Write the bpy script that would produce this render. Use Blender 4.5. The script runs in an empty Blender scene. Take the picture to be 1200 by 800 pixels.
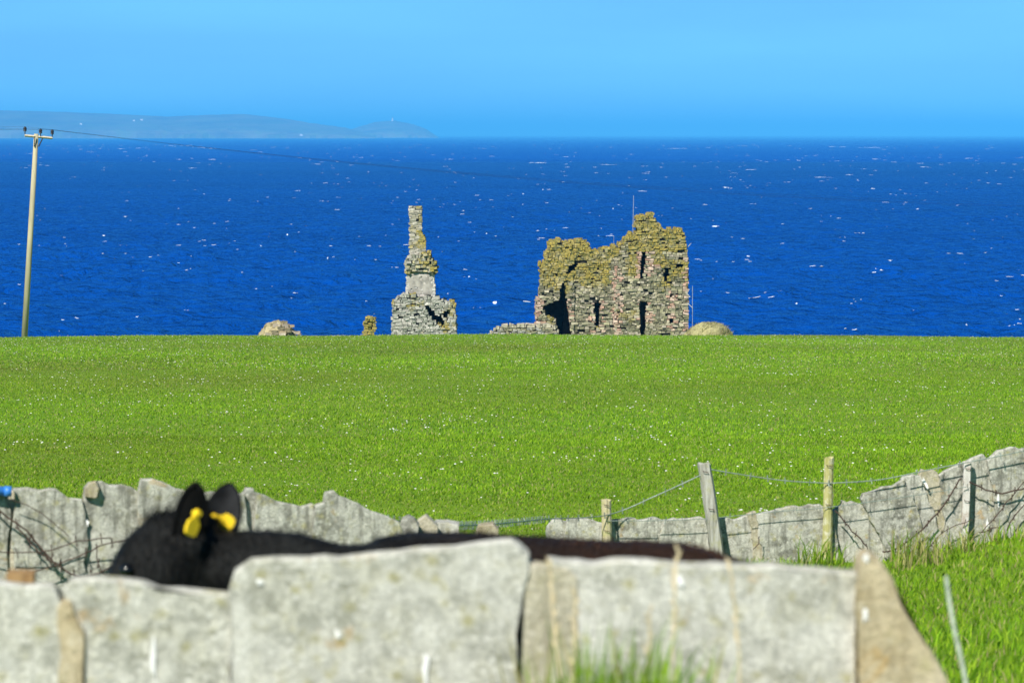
import bpy, bmesh, math, random
import numpy as np
from mathutils import Vector, noise

random.seed(7); rng = np.random.default_rng(7)
sc = bpy.context.scene
col = sc.collection
R = math.radians

# ------------------------------------------------------------------ camera
F = 4886.0                       # focal length in pixels of the 1200 px wide photograph
CAMZ = 24.0                      # eye height above the sea
PITCH = math.atan(243.0 / F)
cd = bpy.data.cameras.new('camera'); cam = bpy.data.objects.new('camera', cd); col.objects.link(cam)
cam.location = (0, 0, CAMZ); cam.rotation_euler = (R(90) - PITCH, 0, 0)
cd.sensor_width = 36.0; cd.lens = 36.0 * F / 1200.0
cd.clip_start = 0.5; cd.clip_end = 250000
cd.dof.use_dof = True; cd.dof.focus_distance = 90; cd.dof.aperture_fstop = 8.8
sc.camera = cam

# ------------------------------------------------------------------ sky, sun, exposure
SUN_EL, SUN_AZ = R(43), R(207)   # azimuth clockwise from +Y: behind the camera, to its left
w = bpy.data.worlds.new('World'); sc.world = w; w.use_nodes = True
nt = w.node_tree; nt.nodes.clear()
sky = nt.nodes.new('ShaderNodeTexSky'); sky.sky_type = 'NISHITA'; sky.sun_disc = False
sky.sun_elevation = SUN_EL; sky.sun_rotation = SUN_AZ
sky.altitude = 20; sky.air_density = 1.0; sky.dust_density = 0.05; sky.ozone_density = 4.0
bw = nt.nodes.new('ShaderNodeRGBToBW'); hue = nt.nodes.new('ShaderNodeMix'); hue.data_type = 'RGBA'; hue.inputs[0].default_value = 0.85
tint = nt.nodes.new('ShaderNodeMix'); tint.data_type = 'RGBA'; tint.blend_type = 'MULTIPLY'
tint.inputs[0].default_value = 1.0; tint.inputs[7].default_value = (0.175, 0.53, 0.98, 1)
bg = nt.nodes.new('ShaderNodeBackground'); bg.inputs['Strength'].default_value = 0.103
wo = nt.nodes.new('ShaderNodeOutputWorld')
nt.links.new(sky.outputs[0], bw.inputs[0]); nt.links.new(sky.outputs[0], hue.inputs[6]); nt.links.new(bw.outputs[0], hue.inputs[7]); tcw = nt.nodes.new('ShaderNodeTexCoord'); mpw = nt.nodes.new('ShaderNodeMapping'); mpw.inputs['Scale'].default_value = (7, 7, 60)
nzw = nt.nodes.new('ShaderNodeTexNoise'); nzw.inputs['Scale'].default_value = 1.0; nzw.inputs['Detail'].default_value = 4
mrw = nt.nodes.new('ShaderNodeMapRange'); mrw.inputs['From Min'].default_value = .3; mrw.inputs['From Max'].default_value = .7; mrw.inputs['To Min'].default_value = .90; mrw.inputs['To Max'].default_value = 1.07
evn = nt.nodes.new('ShaderNodeMix'); evn.data_type = 'RGBA'; evn.blend_type = 'MULTIPLY'; evn.inputs[0].default_value = 1.0
nt.links.new(tcw.outputs['Generated'], mpw.inputs['Vector']); nt.links.new(mpw.outputs[0], nzw.inputs['Vector']); nt.links.new(nzw.outputs['Fac'], mrw.inputs['Value'])
nt.links.new(hue.outputs[2], evn.inputs[6]); nt.links.new(mrw.outputs[0], evn.inputs[7]); nt.links.new(evn.outputs[2], tint.inputs[6]); nt.links.new(tint.outputs[2], bg.inputs[0]); nt.links.new(bg.outputs[0], wo.inputs[0])

sl = bpy.data.lights.new('sun', 'SUN'); sl.energy = 5.0; sl.angle = R(0.53); sl.color = (1.0, 0.95, 0.86)
sun = bpy.data.objects.new('sun', sl); col.objects.link(sun)
to_sun = Vector((math.sin(SUN_AZ) * math.cos(SUN_EL), math.cos(SUN_AZ) * math.cos(SUN_EL), math.sin(SUN_EL)))
sun.rotation_euler = to_sun.to_track_quat('Z', 'Y').to_euler(); sun.location = (0, 0, 80)

vs = sc.view_settings
vs.view_transform = 'Standard'; vs.look = 'None'; vs.exposure = 0.45; vs.gamma = 1.0; vs.use_curve_mapping = False
sc.cycles.use_denoising = True
sc.cycles.max_bounces = 5; sc.cycles.diffuse_bounces = 2; sc.cycles.glossy_bounces = 2
sc.cycles.transmission_bounces = 2; sc.cycles.volume_bounces = 0; sc.cycles.transparent_max_bounces = 4
sc.cycles.caustics_reflective = False; sc.cycles.caustics_refractive = False
sc.cycles.use_fast_gi = False

# ------------------------------------------------------------------ helpers
CP, SP = math.cos(PITCH), math.sin(PITCH)
def P(px, py, d):
    """world point at depth d (metres along +Y) on the line of sight through a photo position"""
    u = (px - 600.0) / F; v = (400.0 - py) / F
    y = CP + v * SP; z = -SP + v * CP
    k = d / y
    return Vector((u * k, d, CAMZ + z * k))

_yk = np.array([-90, 0, 8.3, 9.5, 12, 20, 36, 100, 240, 246, 255, 275, 288, 296, 330])
_zk = np.array([-1.5, -1.5, -1.5, -2.08, -2.13, -2.66, -3.63, -6.09, -11.57, -12.1, -13.0, -13.3, -14.2, -25.2, -26.0])
def ground_rel(y):
    y = np.asarray(y, float)
    wd = np.clip(np.where(y < 200, 0.16 * np.abs(y - 8), 0.0), 0.0, 5.0) + 0.3
    s = np.zeros_like(y)
    for k in (-1, -.5, 0, .5, 1): s = s + np.interp(y + k * wd, _yk, _zk)
    return s / 5
def ground_np(x, y):
    x = np.asarray(x, float); y = np.asarray(y, float)
    z = CAMZ + ground_rel(y)
    z = z - 0.13 * (x / 29.0) ** 2 * np.clip(y / 240.0, 0, 1.2) * (np.abs(x) < 90) - 1.25 * (np.abs(x) >= 90) * np.clip(y / 240.0, 0, 1.2)
    z = z + .03 * np.sin(x * .33 + 2) * np.exp(-((y - 238) / 6.0) ** 2) + .05 * np.sin(x * .21 + 1.3 + y * .03) * np.sin(y * .043 + .5) * np.clip((y - 40) / 60, 0, 1) * np.clip((225 - y) / 20, 0, 1)
    z = z + .17 * np.clip(x - 3.0, 0, 2.2) * np.exp(-((y - 35) / 9.0) ** 2)
    return z
def G(x, y): return float(ground_np(x, y))

def tag(o, label=None, cat=None, group=None, kind=None):
    if label: o['label'] = label
    if cat: o['category'] = cat
    if group: o['group'] = group
    if kind: o['kind'] = kind
    return o
def empty(name, loc):
    o = bpy.data.objects.new(name, None); o.location = loc; o.empty_display_size = .3; col.objects.link(o); return o

class MB:
    def __init__(s): s.v = []; s.f = []; s.c = []
    def face(s, idx, c=None): s.f.append(tuple(idx)); s.c.append(c)
    def tube(s, pts, rad, n=8, c=None, cap=True):
        pts = [Vector(p) for p in pts]
        if not hasattr(rad, '__len__'): rad = [rad] * len(pts)
        b0 = len(s.v); up = None
        for i, p in enumerate(pts):
            t = (pts[min(i + 1, len(pts) - 1)] - pts[max(i - 1, 0)]).normalized()
            if up is None:
                up = Vector((0, 0, 1)) if abs(t.z) < .9 else Vector((1, 0, 0))
            a = t.cross(up).normalized(); b = a.cross(t).normalized(); up = b
            for k in range(n):
                th = 2 * math.pi * k / n
                s.v.append(tuple(p + (a * math.cos(th) + b * math.sin(th)) * rad[i]))
        for i in range(len(pts) - 1):
            for k in range(n):
                k2 = (k + 1) % n
                s.face((b0 + i * n + k, b0 + i * n + k2, b0 + (i + 1) * n + k2, b0 + (i + 1) * n + k), c)
        if cap:
            s.face(tuple(b0 + k for k in range(n))[::-1], c); s.face(tuple(b0 + (len(pts) - 1) * n + k for k in range(n)), c)
        return s
    def box(s, x0, x1, y0, y1, z0, z1, c=None, j=0.0):
        b = len(s.v)
        for z in (z0, z1):
            for x, y in ((x0, y0), (x1, y0), (x1, y1), (x0, y1)):
                s.v.append((x + random.uniform(-j, j), y + random.uniform(-j, j), z + random.uniform(-j, j)))
        for q in ((0, 3, 2, 1), (4, 5, 6, 7), (0, 1, 5, 4), (1, 2, 6, 5), (2, 3, 7, 6), (3, 0, 4, 7)):
            s.face([b + i for i in q], c)
        return s
    def build(s, name, mat, parent=None, origin=None, smooth=False):
        if origin is None: origin = Vector(s.v[0]) if s.v else Vector((0, 0, 0))
        origin = Vector(origin)
        me = bpy.data.meshes.new(name)
        me.from_pydata([(x - origin.x, y - origin.y, z - origin.z) for x, y, z in s.v], [], s.f)
        if any(c is not None for c in s.c):
            at = me.attributes.new('tone', 'FLOAT_COLOR', 'FACE')
            arr = np.array([(c[0], c[1], c[2], 1.0) if c else (.3, .3, .3, 1) for c in s.c], np.float32)
            at.data.foreach_set('color', arr.ravel())
        me.materials.append(mat)
        if smooth: me.polygons.foreach_set('use_smooth', [True] * len(me.polygons))
        me.update()
        o = bpy.data.objects.new(name, me); col.objects.link(o)
        if parent:
            o.parent = parent; o.location = origin - parent.location
        else: o.location = origin
        return o

def tri_mesh(name, V, Fc, colr, mat, kind='stuff'):
    """one mesh from numpy: V (n,3), Fc (m,3), colr (m,3)"""
    me = bpy.data.meshes.new(name)
    me.vertices.add(len(V)); me.vertices.foreach_set('co', V.astype(np.float32).ravel())
    me.loops.add(len(Fc) * 3); me.loops.foreach_set('vertex_index', Fc.astype(np.int32).ravel())
    me.polygons.add(len(Fc)); me.polygons.foreach_set('loop_start', np.arange(0, len(Fc) * 3, 3, dtype=np.int32))
    me.update(calc_edges=True)
    at = me.attributes.new('tone', 'FLOAT_COLOR', 'FACE')
    at.data.foreach_set('color', np.c_[colr, np.ones(len(colr))].astype(np.float32).ravel())
    me.materials.append(mat)
    o = bpy.data.objects.new(name, me); col.objects.link(o); o['kind'] = kind
    return o

class NT:
    def __init__(s, name):
        s.m = bpy.data.materials.new(name); s.m.use_nodes = True; s.t = s.m.node_tree; s.t.nodes.clear()
        s.out = s.n('ShaderNodeOutputMaterial')
    def n(s, typ, **kw):
        nd = s.t.nodes.new(typ)
        for k, v in kw.items(): setattr(nd, k, v)
        return nd
    def l(s, a, b): s.t.links.new(a, b)
    def put(s, nd, **kw):
        for k, v in kw.items():
            i = nd.inputs[k.replace('_', ' ')]
            if isinstance(v, bpy.types.NodeSocket): s.l(v, i)
            else: i.default_value = v
    def coords(s, scale=(1, 1, 1), rnd=True, rot=(0, 0, 0)):
        tc = s.n('ShaderNodeTexCoord'); mp = s.n('ShaderNodeMapping'); mp.inputs['Scale'].default_value = scale
        mp.inputs['Rotation'].default_value = rot
        s.l(tc.outputs['Object'], mp.inputs['Vector'])
        if rnd:
            oi = s.n('ShaderNodeObjectInfo'); mu = s.n('ShaderNodeMath', operation='MULTIPLY'); mu.inputs[1].default_value = 57.0
            s.l(oi.outputs['Random'], mu.inputs[0]); s.l(mu.outputs[0], mp.inputs['Location'])
        return mp.outputs[0]
    def noise(s, vec, scale, detail=4, rough=.55, dist=0.0):
        nd = s.n('ShaderNodeTexNoise'); s.put(nd, Vector=vec, Scale=scale, Detail=detail, Roughness=rough, Distortion=dist)
        return nd.outputs['Fac']
    def ramp(s, fac, stops):
        nd = s.n('ShaderNodeValToRGB'); e = nd.color_ramp.elements
        while len(e) < len(stops): e.new(.5)
        for i, (p, c) in enumerate(stops):
            e[i].position = p; e[i].color = (c, c, c, 1) if not hasattr(c, '__len__') else (*c, 1)
        s.l(fac, nd.inputs[0]); return nd.outputs[0]
    def mix(s, fac, a, b, mode='MIX'):
        nd = s.n('ShaderNodeMix', data_type='RGBA', blend_type=mode)
        for i, v in ((0, fac), (6, a), (7, b)):
            if isinstance(v, bpy.types.NodeSocket): s.l(v, nd.inputs[i])
            elif hasattr(v, '__len__'): nd.inputs[i].default_value = (*v[:3], 1)
            else: nd.inputs[i].default_value = v
        return nd.outputs[2]
    def bump(s, h, strength=.5, dist=.02, normal=None):
        nd = s.n('ShaderNodeBump'); s.put(nd, Height=h, Strength=strength, Distance=dist)
        if normal: s.l(normal, nd.inputs['Normal'])
        return nd.outputs[0]
    def bsdf(s, color, rough=.85, normal=None, spec=.3, **kw):
        b = s.n('ShaderNodeBsdfPrincipled')
        if isinstance(color, bpy.types.NodeSocket): s.l(color, b.inputs['Base Color'])
        else: b.inputs['Base Color'].default_value = (*color, 1)
        if isinstance(rough, bpy.types.NodeSocket): s.l(rough, b.inputs['Roughness'])
        else: b.inputs['Roughness'].default_value = rough
        b.inputs['Specular IOR Level'].default_value = spec
        if normal: s.l(normal, b.inputs['Normal'])
        for k, v in kw.items(): b.inputs[k.replace('_', ' ')].default_value = v
        s.l(b.outputs[0], s.out.inputs[0]); return b

def simple(name, c, rough=.7, spec=.3, var=.25, scale=20, metallic=0.0, stretch=(1, 1, 1)):
    m = NT(name); v = m.coords(stretch); n_ = m.noise(v, scale, 5)
    cl = m.mix(m.ramp(n_, [(.3, 0.0), (.7, 1.0)]), tuple(x * (1 - var) for x in c), tuple(min(1, x * (1 + var)) for x in c))
    m.bsdf(cl, rough, m.bump(n_, .3, .004), spec, Metallic=metallic); return m.m

# ------------------------------------------------------------------ materials
def flagstone(name, base, pale, dark, lich=.5, scale=1.0, orange=.5, streak=.6):
    m = NT(name); v = m.coords((1, 1, 1))
    big = m.noise(v, 3.0 * scale, 5, .6); mid = m.noise(v, 15 * scale, 6, .7, .3); fine = m.noise(v, 75 * scale, 5, .7)
    c = m.mix(m.ramp(mid, [(.40, 0.0), (.58, 1.0)]), dark, base)
    c = m.mix(m.ramp(big, [(.4, 0.0), (.65, .7)]), c, pale)
    vo = m.n('ShaderNodeTexVoronoi'); m.put(vo, Vector=v, Scale=26 * scale, Randomness=1.0)
    c = m.mix(m.ramp(vo.outputs['Distance'], [(.12, .75), (.34, 0.0)]), c, pale)                     # pale crustose lichen discs
    pn = m.noise(v, 9 * scale, 4, .6)
    vo2 = m.n('ShaderNodeTexVoronoi'); m.put(vo2, Vector=v, Scale=17 * scale, Randomness=1.0)
    yl = m.n('ShaderNodeMath', operation='MULTIPLY'); m.l(m.ramp(pn, [(.50, 0.0), (.62, lich)]), yl.inputs[0]); m.l(m.ramp(vo2.outputs['Distance'], [(.2, 1.0), (.5, .15)]), yl.inputs[1])
    c = m.mix(yl.outputs[0], c, (.40, .37, .15))
    on = m.noise(v, 5.5 * scale, 5, .65, .6)
    c = m.mix(m.ramp(on, [(.62, 0.0), (.70, orange)]), c, (.50, .30, .07))
    st = m.coords((7, 7, .9)); sn = m.noise(st, 4 * scale, 5, .6)
    c = m.mix(m.ramp(sn, [(.50, 0.0), (.66, streak)]), c, dark)
    c = m.mix(m.ramp(fine, [(.30, .5), (.55, 0.0)]), c, tuple(x * .4 for x in dark))
    h = m.mix(.5, mid, fine)
    m.bsdf(c, .92, m.bump(h, .8, .02), .2); return m.m
M_slab_near = flagstone('flagstone_near', (.66, .65, .56), (.84, .83, .76), (.34, .34, .28), .8, 1.5, .5, .3)
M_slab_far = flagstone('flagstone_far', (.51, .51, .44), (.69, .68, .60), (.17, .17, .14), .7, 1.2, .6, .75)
M_slab_tan = flagstone('flagstone_tan', (.56, .47, .30), (.66, .59, .43), (.38, .31, .18), .5, 1.0, .6)
M_slab_buff = flagstone('flagstone_buff', (.52, .48, .36), (.64, .60, .48), (.32, .29, .20), .6, 1.0, .5)
M_rust = flagstone('flagstone_orange', (.46, .40, .27), (.58, .53, .42), (.26, .22, .14), .6, 2.2, 1.0)

def toned(name, rough=.9, amp=.45, scale=14, bump=.03, transl=0.0, spec=.2):
    m = NT(name); a = m.n('ShaderNodeAttribute', attribute_name='tone')
    v = m.coords(rnd=False); n_ = m.noise(v, scale, 5, .65)
    k = m.ramp(n_, [(.25, 1 - amp), (.75, 1 + amp * .5)])
    c = m.mix(1.0, a.outputs['Color'], k, 'MULTIPLY')
    b = m.bsdf(c, rough, m.bump(n_, .7, bump) if bump else None, spec)
    if transl:
        t = m.n('ShaderNodeBsdfTranslucent'); m.l(c, t.inputs[0])
        ms = m.n('ShaderNodeMixShader'); ms.inputs[0].default_value = transl
        m.l(b.outputs[0], ms.inputs[1]); m.l(t.outputs[0], ms.inputs[2]); m.l(ms.outputs[0], m.out.inputs[0])
    return m.m
M_stone = toned('ruin_stone', .95, .5, 9, .04)
def ruin_mat():
    m = NT('ruin_masonry'); a = m.n('ShaderNodeAttribute', attribute_name='tone'); l_ = m.n('ShaderNodeAttribute', attribute_name='lichen')
    v = m.coords(rnd=False); n_ = m.noise(v, 5, 6, .7); f = m.noise(v, 1.5, 7, .78, .4); g = m.noise(v, 5.0, 4, .7)
    c = m.mix(1.0, a.outputs['Color'], m.ramp(n_, [(.25, .5), (.75, 1.3)]), 'MULTIPLY')
    ad = m.n('ShaderNodeMath', operation='ADD'); m.l(f, ad.inputs[0]); m.l(l_.outputs['Fac'], ad.inputs[1])
    gold = m.ramp(g, [(.38, (.11, .12, .045)), (.46, (.22, .20, .055)), (.54, (.43, .31, .045)), (.62, (.20, .19, .07))])
    c = m.mix(m.ramp(ad.outputs[0], [(.70, 0.0), (.90, .88)]), c, gold)
    m.bsdf(c, .95, m.bump(n_, .9, .06), .15); return m.m
M_ruin = ruin_mat()
M_grass = toned('grass_blades', .75, .2, .25, 0, .35, .15)
M_flower = toned('flower_white', .8, .1, 3, 0, .2)
M_mortar = simple('ruin_mortar', (.045, .043, .035), .95, .1, .4, 5)

def grass_ground():
    m = NT('grass_ground'); v = m.coords(rnd=False)
    a = m.noise(v, .08, 4); b = m.noise(v, 1.4, 6, .7); f = m.noise(v, 22, 4, .7)
    c = m.mix(m.ramp(a, [(.35, 0.0), (.65, 1.0)]), (.16, .30, .014), (.22, .33, .020))
    c = m.mix(m.ramp(b, [(.35, .0), (.7, .6)]), c, (.10, .22, .012))
    c = m.mix(m.ramp(f, [(.35, .6), (.6, 0.0)]), c, (.07, .15, .012))
    m.bsdf(c, .95, m.bump(f, .6, .05), .1); return m.m
M_ground = grass_ground()

def sea_mat():
    m = NT('sea_water'); v = m.coords((1.1, 1, 1), rnd=False, rot=(0, 0, R(8)))
    w1 = m.noise(v, .05, 3, .55, .5); w2 = m.noise(v, .35, 4, .62, .6); w3 = m.noise(v, .13, 3, .6, .3)
    patch = m.noise(m.coords((.25, 1, 1), rnd=False), .0022, 5, .65)
    c = m.mix(m.ramp(patch, [(.35, 0.0), (.65, 1.0)]), (.0, .042, .265), (.0, .056, .335))
    h = m.mix(.35, m.mix(.5, w1, w3), w2)
    nrm = m.bump(h, 1.0, 7.0)
    d = m.n('ShaderNodeBsdfDiffuse'); m.l(c, d.inputs[0]); m.l(nrm, d.inputs['Normal'])
    g = m.n('ShaderNodeBsdfGlossy'); g.inputs['Color'].default_value = (.12, .6, 1, 1); g.inputs['Roughness'].default_value = .35; m.l(nrm, g.inputs['Normal'])
    fr = m.n('ShaderNodeFresnel'); fr.inputs['IOR'].default_value = 1.12; m.l(nrm, fr.inputs['Normal'])
    mx = m.n('ShaderNodeMixShader'); m.l(fr.outputs[0], mx.inputs[0]); m.l(d.outputs[0], mx.inputs[1]); m.l(g.outputs[0], mx.inputs[2]); m.l(mx.outputs[0], m.out.inputs[0])
    return m.m
M_sea = sea_mat()
M_foam = simple('sea_foam', (.72, .80, .86), .8, .1, .08, .7)

def island_mat():
    m = NT('island_moor'); v = m.coords((1, .6, 2), rnd=False)
    a = m.noise(v, .0035, 5, .65); b = m.noise(v, .011, 5, .7)
    c = m.mix(m.ramp(a, [(.38, 0.0), (.62, 1.0)]), (.10, .08, .10), (.20, .18, .15))
    c = m.mix(m.ramp(b, [(.48, 0.0), (.62, .8)]), c, (.15, .19, .10))
    m.bsdf(c, .95, None, .1); return m.m
M_island = island_mat()
M_white = simple('limewash', (.8, .8, .78), .8, .2, .05, .2)
M_slate = simple('slate_roof', (.10, .10, .12), .8)
M_pole = simple('creosoted_pole', (.42, .38, .24), .85, .2, .25, 3, stretch=(1, 1, .15))
M_arm = simple('weathered_crossarm', (.55, .48, .36), .85, .2, .2, 4)
M_black = simple('dark_insulator', (.015, .013, .014), .4, .5)
M_iron = simple('dark_iron', (.03, .03, .032), .6, .4)
M_line = simple('power_line_metal', (.03, .035, .04), .6, .3)
M_wire = simple('galvanised_wire', (.22, .27, .24), .55, .4, .3, 40, .2)
M_wire_pale = simple('pale_wire', (.34, .40, .30), .7, .3, .3, 30)
M_rusty = simple('rusty_wire', (.075, .05, .04), .85, .2, .5, 60)
M_alu = simple('thin_aluminium', (.34, .38, .40), .5, .4)

def wood(name, c, pale, green):
    m = NT(name); v = m.coords((14, 14, 1.2)); n_ = m.noise(v, 3, 6, .7, .4); q = m.noise(m.coords(), 14, 5, .7)
    cl = m.mix(m.ramp(n_, [(.35, 0.0), (.65, 1.0)]), c, pale)
    cl = m.mix(m.ramp(q, [(.5, 0.0), (.62, .7)]), cl, green)
    cl = m.mix(m.ramp(n_, [(.28, .85), (.38, 0.0)]), cl, tuple(x * .25 for x in c))
    m.bsdf(cl, .9, m.bump(n_, .8, .012), .2); return m.m
M_post_grey = wood('post_grey', (.24, .23, .19), (.50, .50, .45), (.34, .34, .20))
M_post_tan = wood('post_tan', (.42, .36, .20), (.55, .50, .34), (.36, .37, .12))
M_post_green = wood('post_green', (.34, .33, .11), (.46, .43, .20), (.62, .60, .48))
M_post_white = wood('post_white', (.50, .48, .44), (.72, .70, .66), (.36, .27, .20))
M_plank = wood('plank_brown', (.32, .19, .08), (.40, .26, .12), (.22, .13, .06))
M_blue = simple('blue_plastic', (.04, .20, .60), .4, .5, .2, 10)
M_drop = simple('bird_dropping', (.80, .80, .78), .8, .2, .05)
M_yellow = simple('yellow_tag_plastic', (.86, .60, .02), .45, .4, .06, 30)

def hide_mat():
    m = NT('calf_hide'); v = m.coords((1, 1, 1), rnd=False)
    hs = m.noise(m.coords((26, 26, 5), rnd=False, rot=(0, R(25), 0)), 3, 5, .7, .5); n_ = m.noise(v, 9, 5, .65, .3)
    tc = m.n('ShaderNodeTexCoord'); sx = m.n('ShaderNodeSeparateXYZ'); m.l(tc.outputs['Object'], sx.inputs[0])
    br = m.n('ShaderNodeMapRange'); m.put(br, Value=sx.outputs['X'], From_Min=-.35, From_Max=.35)   # browner coat towards the rump
    c = m.mix(m.ramp(n_, [(.40, 0.0), (.62, 1.0)]), (.0022, .0024, .0024), (.011, .012, .0115))  # grey sheen patches of the coat, put into the base colour
    c = m.mix(br.outputs[0], c, (.024, .011, .006))
    c = m.mix(m.ramp(hs, [(.48, 0.0), (.75, .6)]), c, (.026, .024, .020))
    m.bsdf(c, .5, m.bump(hs, .9, .012), .16); return m.m
M_hide = hide_mat()
M_black_hide = simple('calf_black_hide', (.0035, .0035, .0036), .7, .1, .4, 40)
M_ear_in = simple('ear_inner', (.016, .017, .018), .7, .12, .5, 25)
M_eye = simple('eye_dark', (.004, .004, .004), .12, .5)

# ------------------------------------------------------------------ setting: land, sea, far island
def make_land():
    ys = np.unique(np.r_[np.arange(-90, 0, 10), np.arange(0, 45, .8), np.arange(45, 225, 4), np.arange(225, 262, 1.0), np.arange(262, 331, 3)])
    xs = np.unique(np.r_[np.arange(-130, -40, 10), np.arange(-40, 41, 2), np.arange(-8, 8, .5), np.arange(40, 131, 10)])
    X, Y = np.meshgrid(xs, ys); Z = ground_np(X, Y)
    V = np.stack([X, Y, Z], -1).reshape(-1, 3); nx = len(xs)
    fs = [(j * nx + i, j * nx + i + 1, (j + 1) * nx + i + 1, (j + 1) * nx + i) for j in range(len(ys) - 1) for i in range(nx - 1)]
    me = bpy.data.meshes.new('ground'); me.from_pydata(V.tolist(), [], fs); me.materials.append(M_ground)
    me.polygons.foreach_set('use_smooth', [True] * len(fs))
    o = bpy.data.objects.new('ground', me); col.objects.link(o); o['kind'] = 'structure'
make_land()
def make_sea():
    """flat sheet out to the horizon, with real wind waves modelled on its near two kilometres"""
    rows = [425.0]
    while rows[-1] < 3600: rows.append(rows[-1] + .75 * (rows[-1] / 430.0) ** 1.4)
    y = np.array(rows); nc = 400; u = np.linspace(-.165, .165, nc); Y = np.repeat(y[:, None], nc, 1); X = Y * u[None, :]
    r = np.random.default_rng(5); Z = np.zeros_like(X); DX = np.zeros_like(X); DY = np.zeros_like(X); wind = R(250)
    fade = np.clip((3600 - Y) / 2600, 0, 1) * np.clip((Y - 425) / 10, 0, 1)
    for i in range(46):
        L = 3.2 * (30 / 3.2) ** r.random(); th = wind + r.normal(0, .55); k = 2 * np.pi / L; a = .0125 * L ** .85 * r.uniform(.6, 1.3)
        a_ = a * np.clip((L / (2.2 * .75 * (Y / 430.0) ** 1.4) - .6), 0, 1)
        ph = k * (X * np.cos(th) + Y * np.sin(th)) + r.uniform(0, 6.28)
        grp = .6 + .4 * np.sin(X * .011 * r.uniform(.5, 1.5) + Y * .007 * r.uniform(.5, 1.5) + r.uniform(0, 6.28))
        Z += a_ * grp * np.cos(ph); DX -= a_ * .9 * grp * np.cos(th) * np.sin(ph); DY -= a_ * .9 * grp * np.sin(th) * np.sin(ph)
    V = np.stack([X + DX * fade, Y + DY * fade, Z * fade], -1).reshape(-1, 3)
    nr = len(y); i, j = np.meshgrid(np.arange(nc - 1), np.arange(nr - 1)); q = (j * nc + i).ravel()
    Fq = np.stack([q, q + 1, q + nc + 1, q + nc], 1)
    flat = np.array([(-19000, -600, -.9), (19000, -600, -.9), (19000, 3597, -.9), (-19000, 3597, -.9), (-19000, 3597, -.0), (19000, 3597, -.0), (19000, 88000, 0), (-19000, 88000, 0)], float)
    n = len(V); V = np.concatenate([V, flat]); Fq = np.concatenate([Fq, np.array([[n, n + 1, n + 2, n + 3], [n + 4, n + 5, n + 6, n + 7], [n + 3, n + 2, n + 5, n + 4]])])
    me = bpy.data.meshes.new('sea'); me.vertices.add(len(V)); me.vertices.foreach_set('co', V.astype(np.float32).ravel())
    me.loops.add(len(Fq) * 4); me.loops.foreach_set('vertex_index', Fq.astype(np.int32).ravel())
    me.polygons.add(len(Fq)); me.polygons.foreach_set('loop_start', np.arange(0, len(Fq) * 4, 4, dtype=np.int32)); me.update(calc_edges=True)
    me.polygons.foreach_set('use_smooth', [True] * len(Fq)); me.materials.append(M_sea)
    o = bpy.data.objects.new('sea', me); col.objects.link(o); o['kind'] = 'structure'
    def surf(px_, py_):
        if py_ < 426 or py_ > 3590: return 0.0
        j_ = int(np.argmin(np.abs(y - py_))); i_ = int(np.clip((px_ / py_ + .165) / .33 * (nc - 1), 0, nc - 1)); return float(Z[j_, i_] * fade[j_, i_])
    return surf
sea_height = make_sea()

def make_island(name, d, prof, label_seed, depth=1300, base_py=None):
    pxs = [p[0] for p in prof]; hs = [(157 + CAMZ * F / d - p[1]) * d / F for p in prof]
    n = 150; rows = [(0, 0.0), (12, .20), (40, .30), (300, .42), (800, .62), (1500, .86), (2000, 1.0), (depth, .75)]
    m = MB(); us = np.linspace(pxs[0], pxs[-1], n)
    for yo, k in rows:
        for u in us:
            h = float(np.interp(u, pxs, hs))
            nz = noise.noise(Vector((u * .03, yo * .004, label_seed))) ; nz2 = noise.noise(Vector((u * .15, yo * .01, label_seed + 4)))
            x = (u - 600) / F * (d + yo)
            m.v.append((x, d + yo + 60 * nz + 25 * nz2, -.5 if yo == 0 else max(.5, h * k * (1 + .10 * nz * (k < .99) + .25 * nz2 * (k < .35)) + 2.5 * nz2)))
    for j in range(len(rows) - 1):
        for i in range(n - 1): m.face((j * n + i, j * n + i + 1, (j + 1) * n + i + 1, (j + 1) * n + i))
    return tag(m.build(name, M_island, origin=(0, d, 0), smooth=False), kind='structure')
make_island('far_coast', 22000, [(-600, 126), (-300, 125.5), (0, 127), (60, 128.5), (120, 131), (200, 135), (240, 133), (285, 131.5), (330, 137), (370, 144), (405, 149), (425, 155), (440, 160.5)], 1.0)
make_island('far_headland', 24500, [(400, 160), (412, 151), (440, 142), (462, 140), (485, 145), (500, 151), (508, 157), (514, 161)], 7.0, 2300)

def far_house(px, py, d, wd, label):
    p = P(px, py, d); g = 4.0
    e = empty('far_cottage', p); tag(e, label, 'cottage', 'white cottages on the far coast')
    MB().box(p.x - wd / 2, p.x + wd / 2, p.y, p.y + 9, p.z - g, p.z + 5).build('wall', M_white, e, p)
    r = MB(); x0, x1 = p.x - wd / 2 - .4, p.x + wd / 2 + .4
    r.v = [(x0, p.y - .4, p.z + 5.01), (x1, p.y - .4, p.z + 5.01), (x1, p.y + 9.4, p.z + 5.01), (x0, p.y + 9.4, p.z + 5.01), (x0, p.y + 4.5, p.z + 9), (x1, p.y + 4.5, p.z + 9)]
    for f in ((0, 1, 5, 4), (2, 3, 4, 5), (0, 4, 3), (1, 2, 5), (0, 3, 2, 1)): r.face(f)
    r.build('roof', M_slate, e, p)
far_house(353, 158.4, 21960, 14, 'white cottage at the shore below the far cliffs')
far_house(95, 145.5, 22250, 12, 'white cottage on the open slope of the far coast, left of the cluster')
far_house(157, 141.5, 22700, 10, 'left white cottage of the cluster high on the far coast')
far_house(166, 140.5, 22760, 14, 'right white cottage of the cluster high on the far coast')
lh = P(460, 140, 26300); e = empty('lighthouse', lh); tag(e, 'tiny white lighthouse tower on the far headland summit', 'lighthouse')
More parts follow.
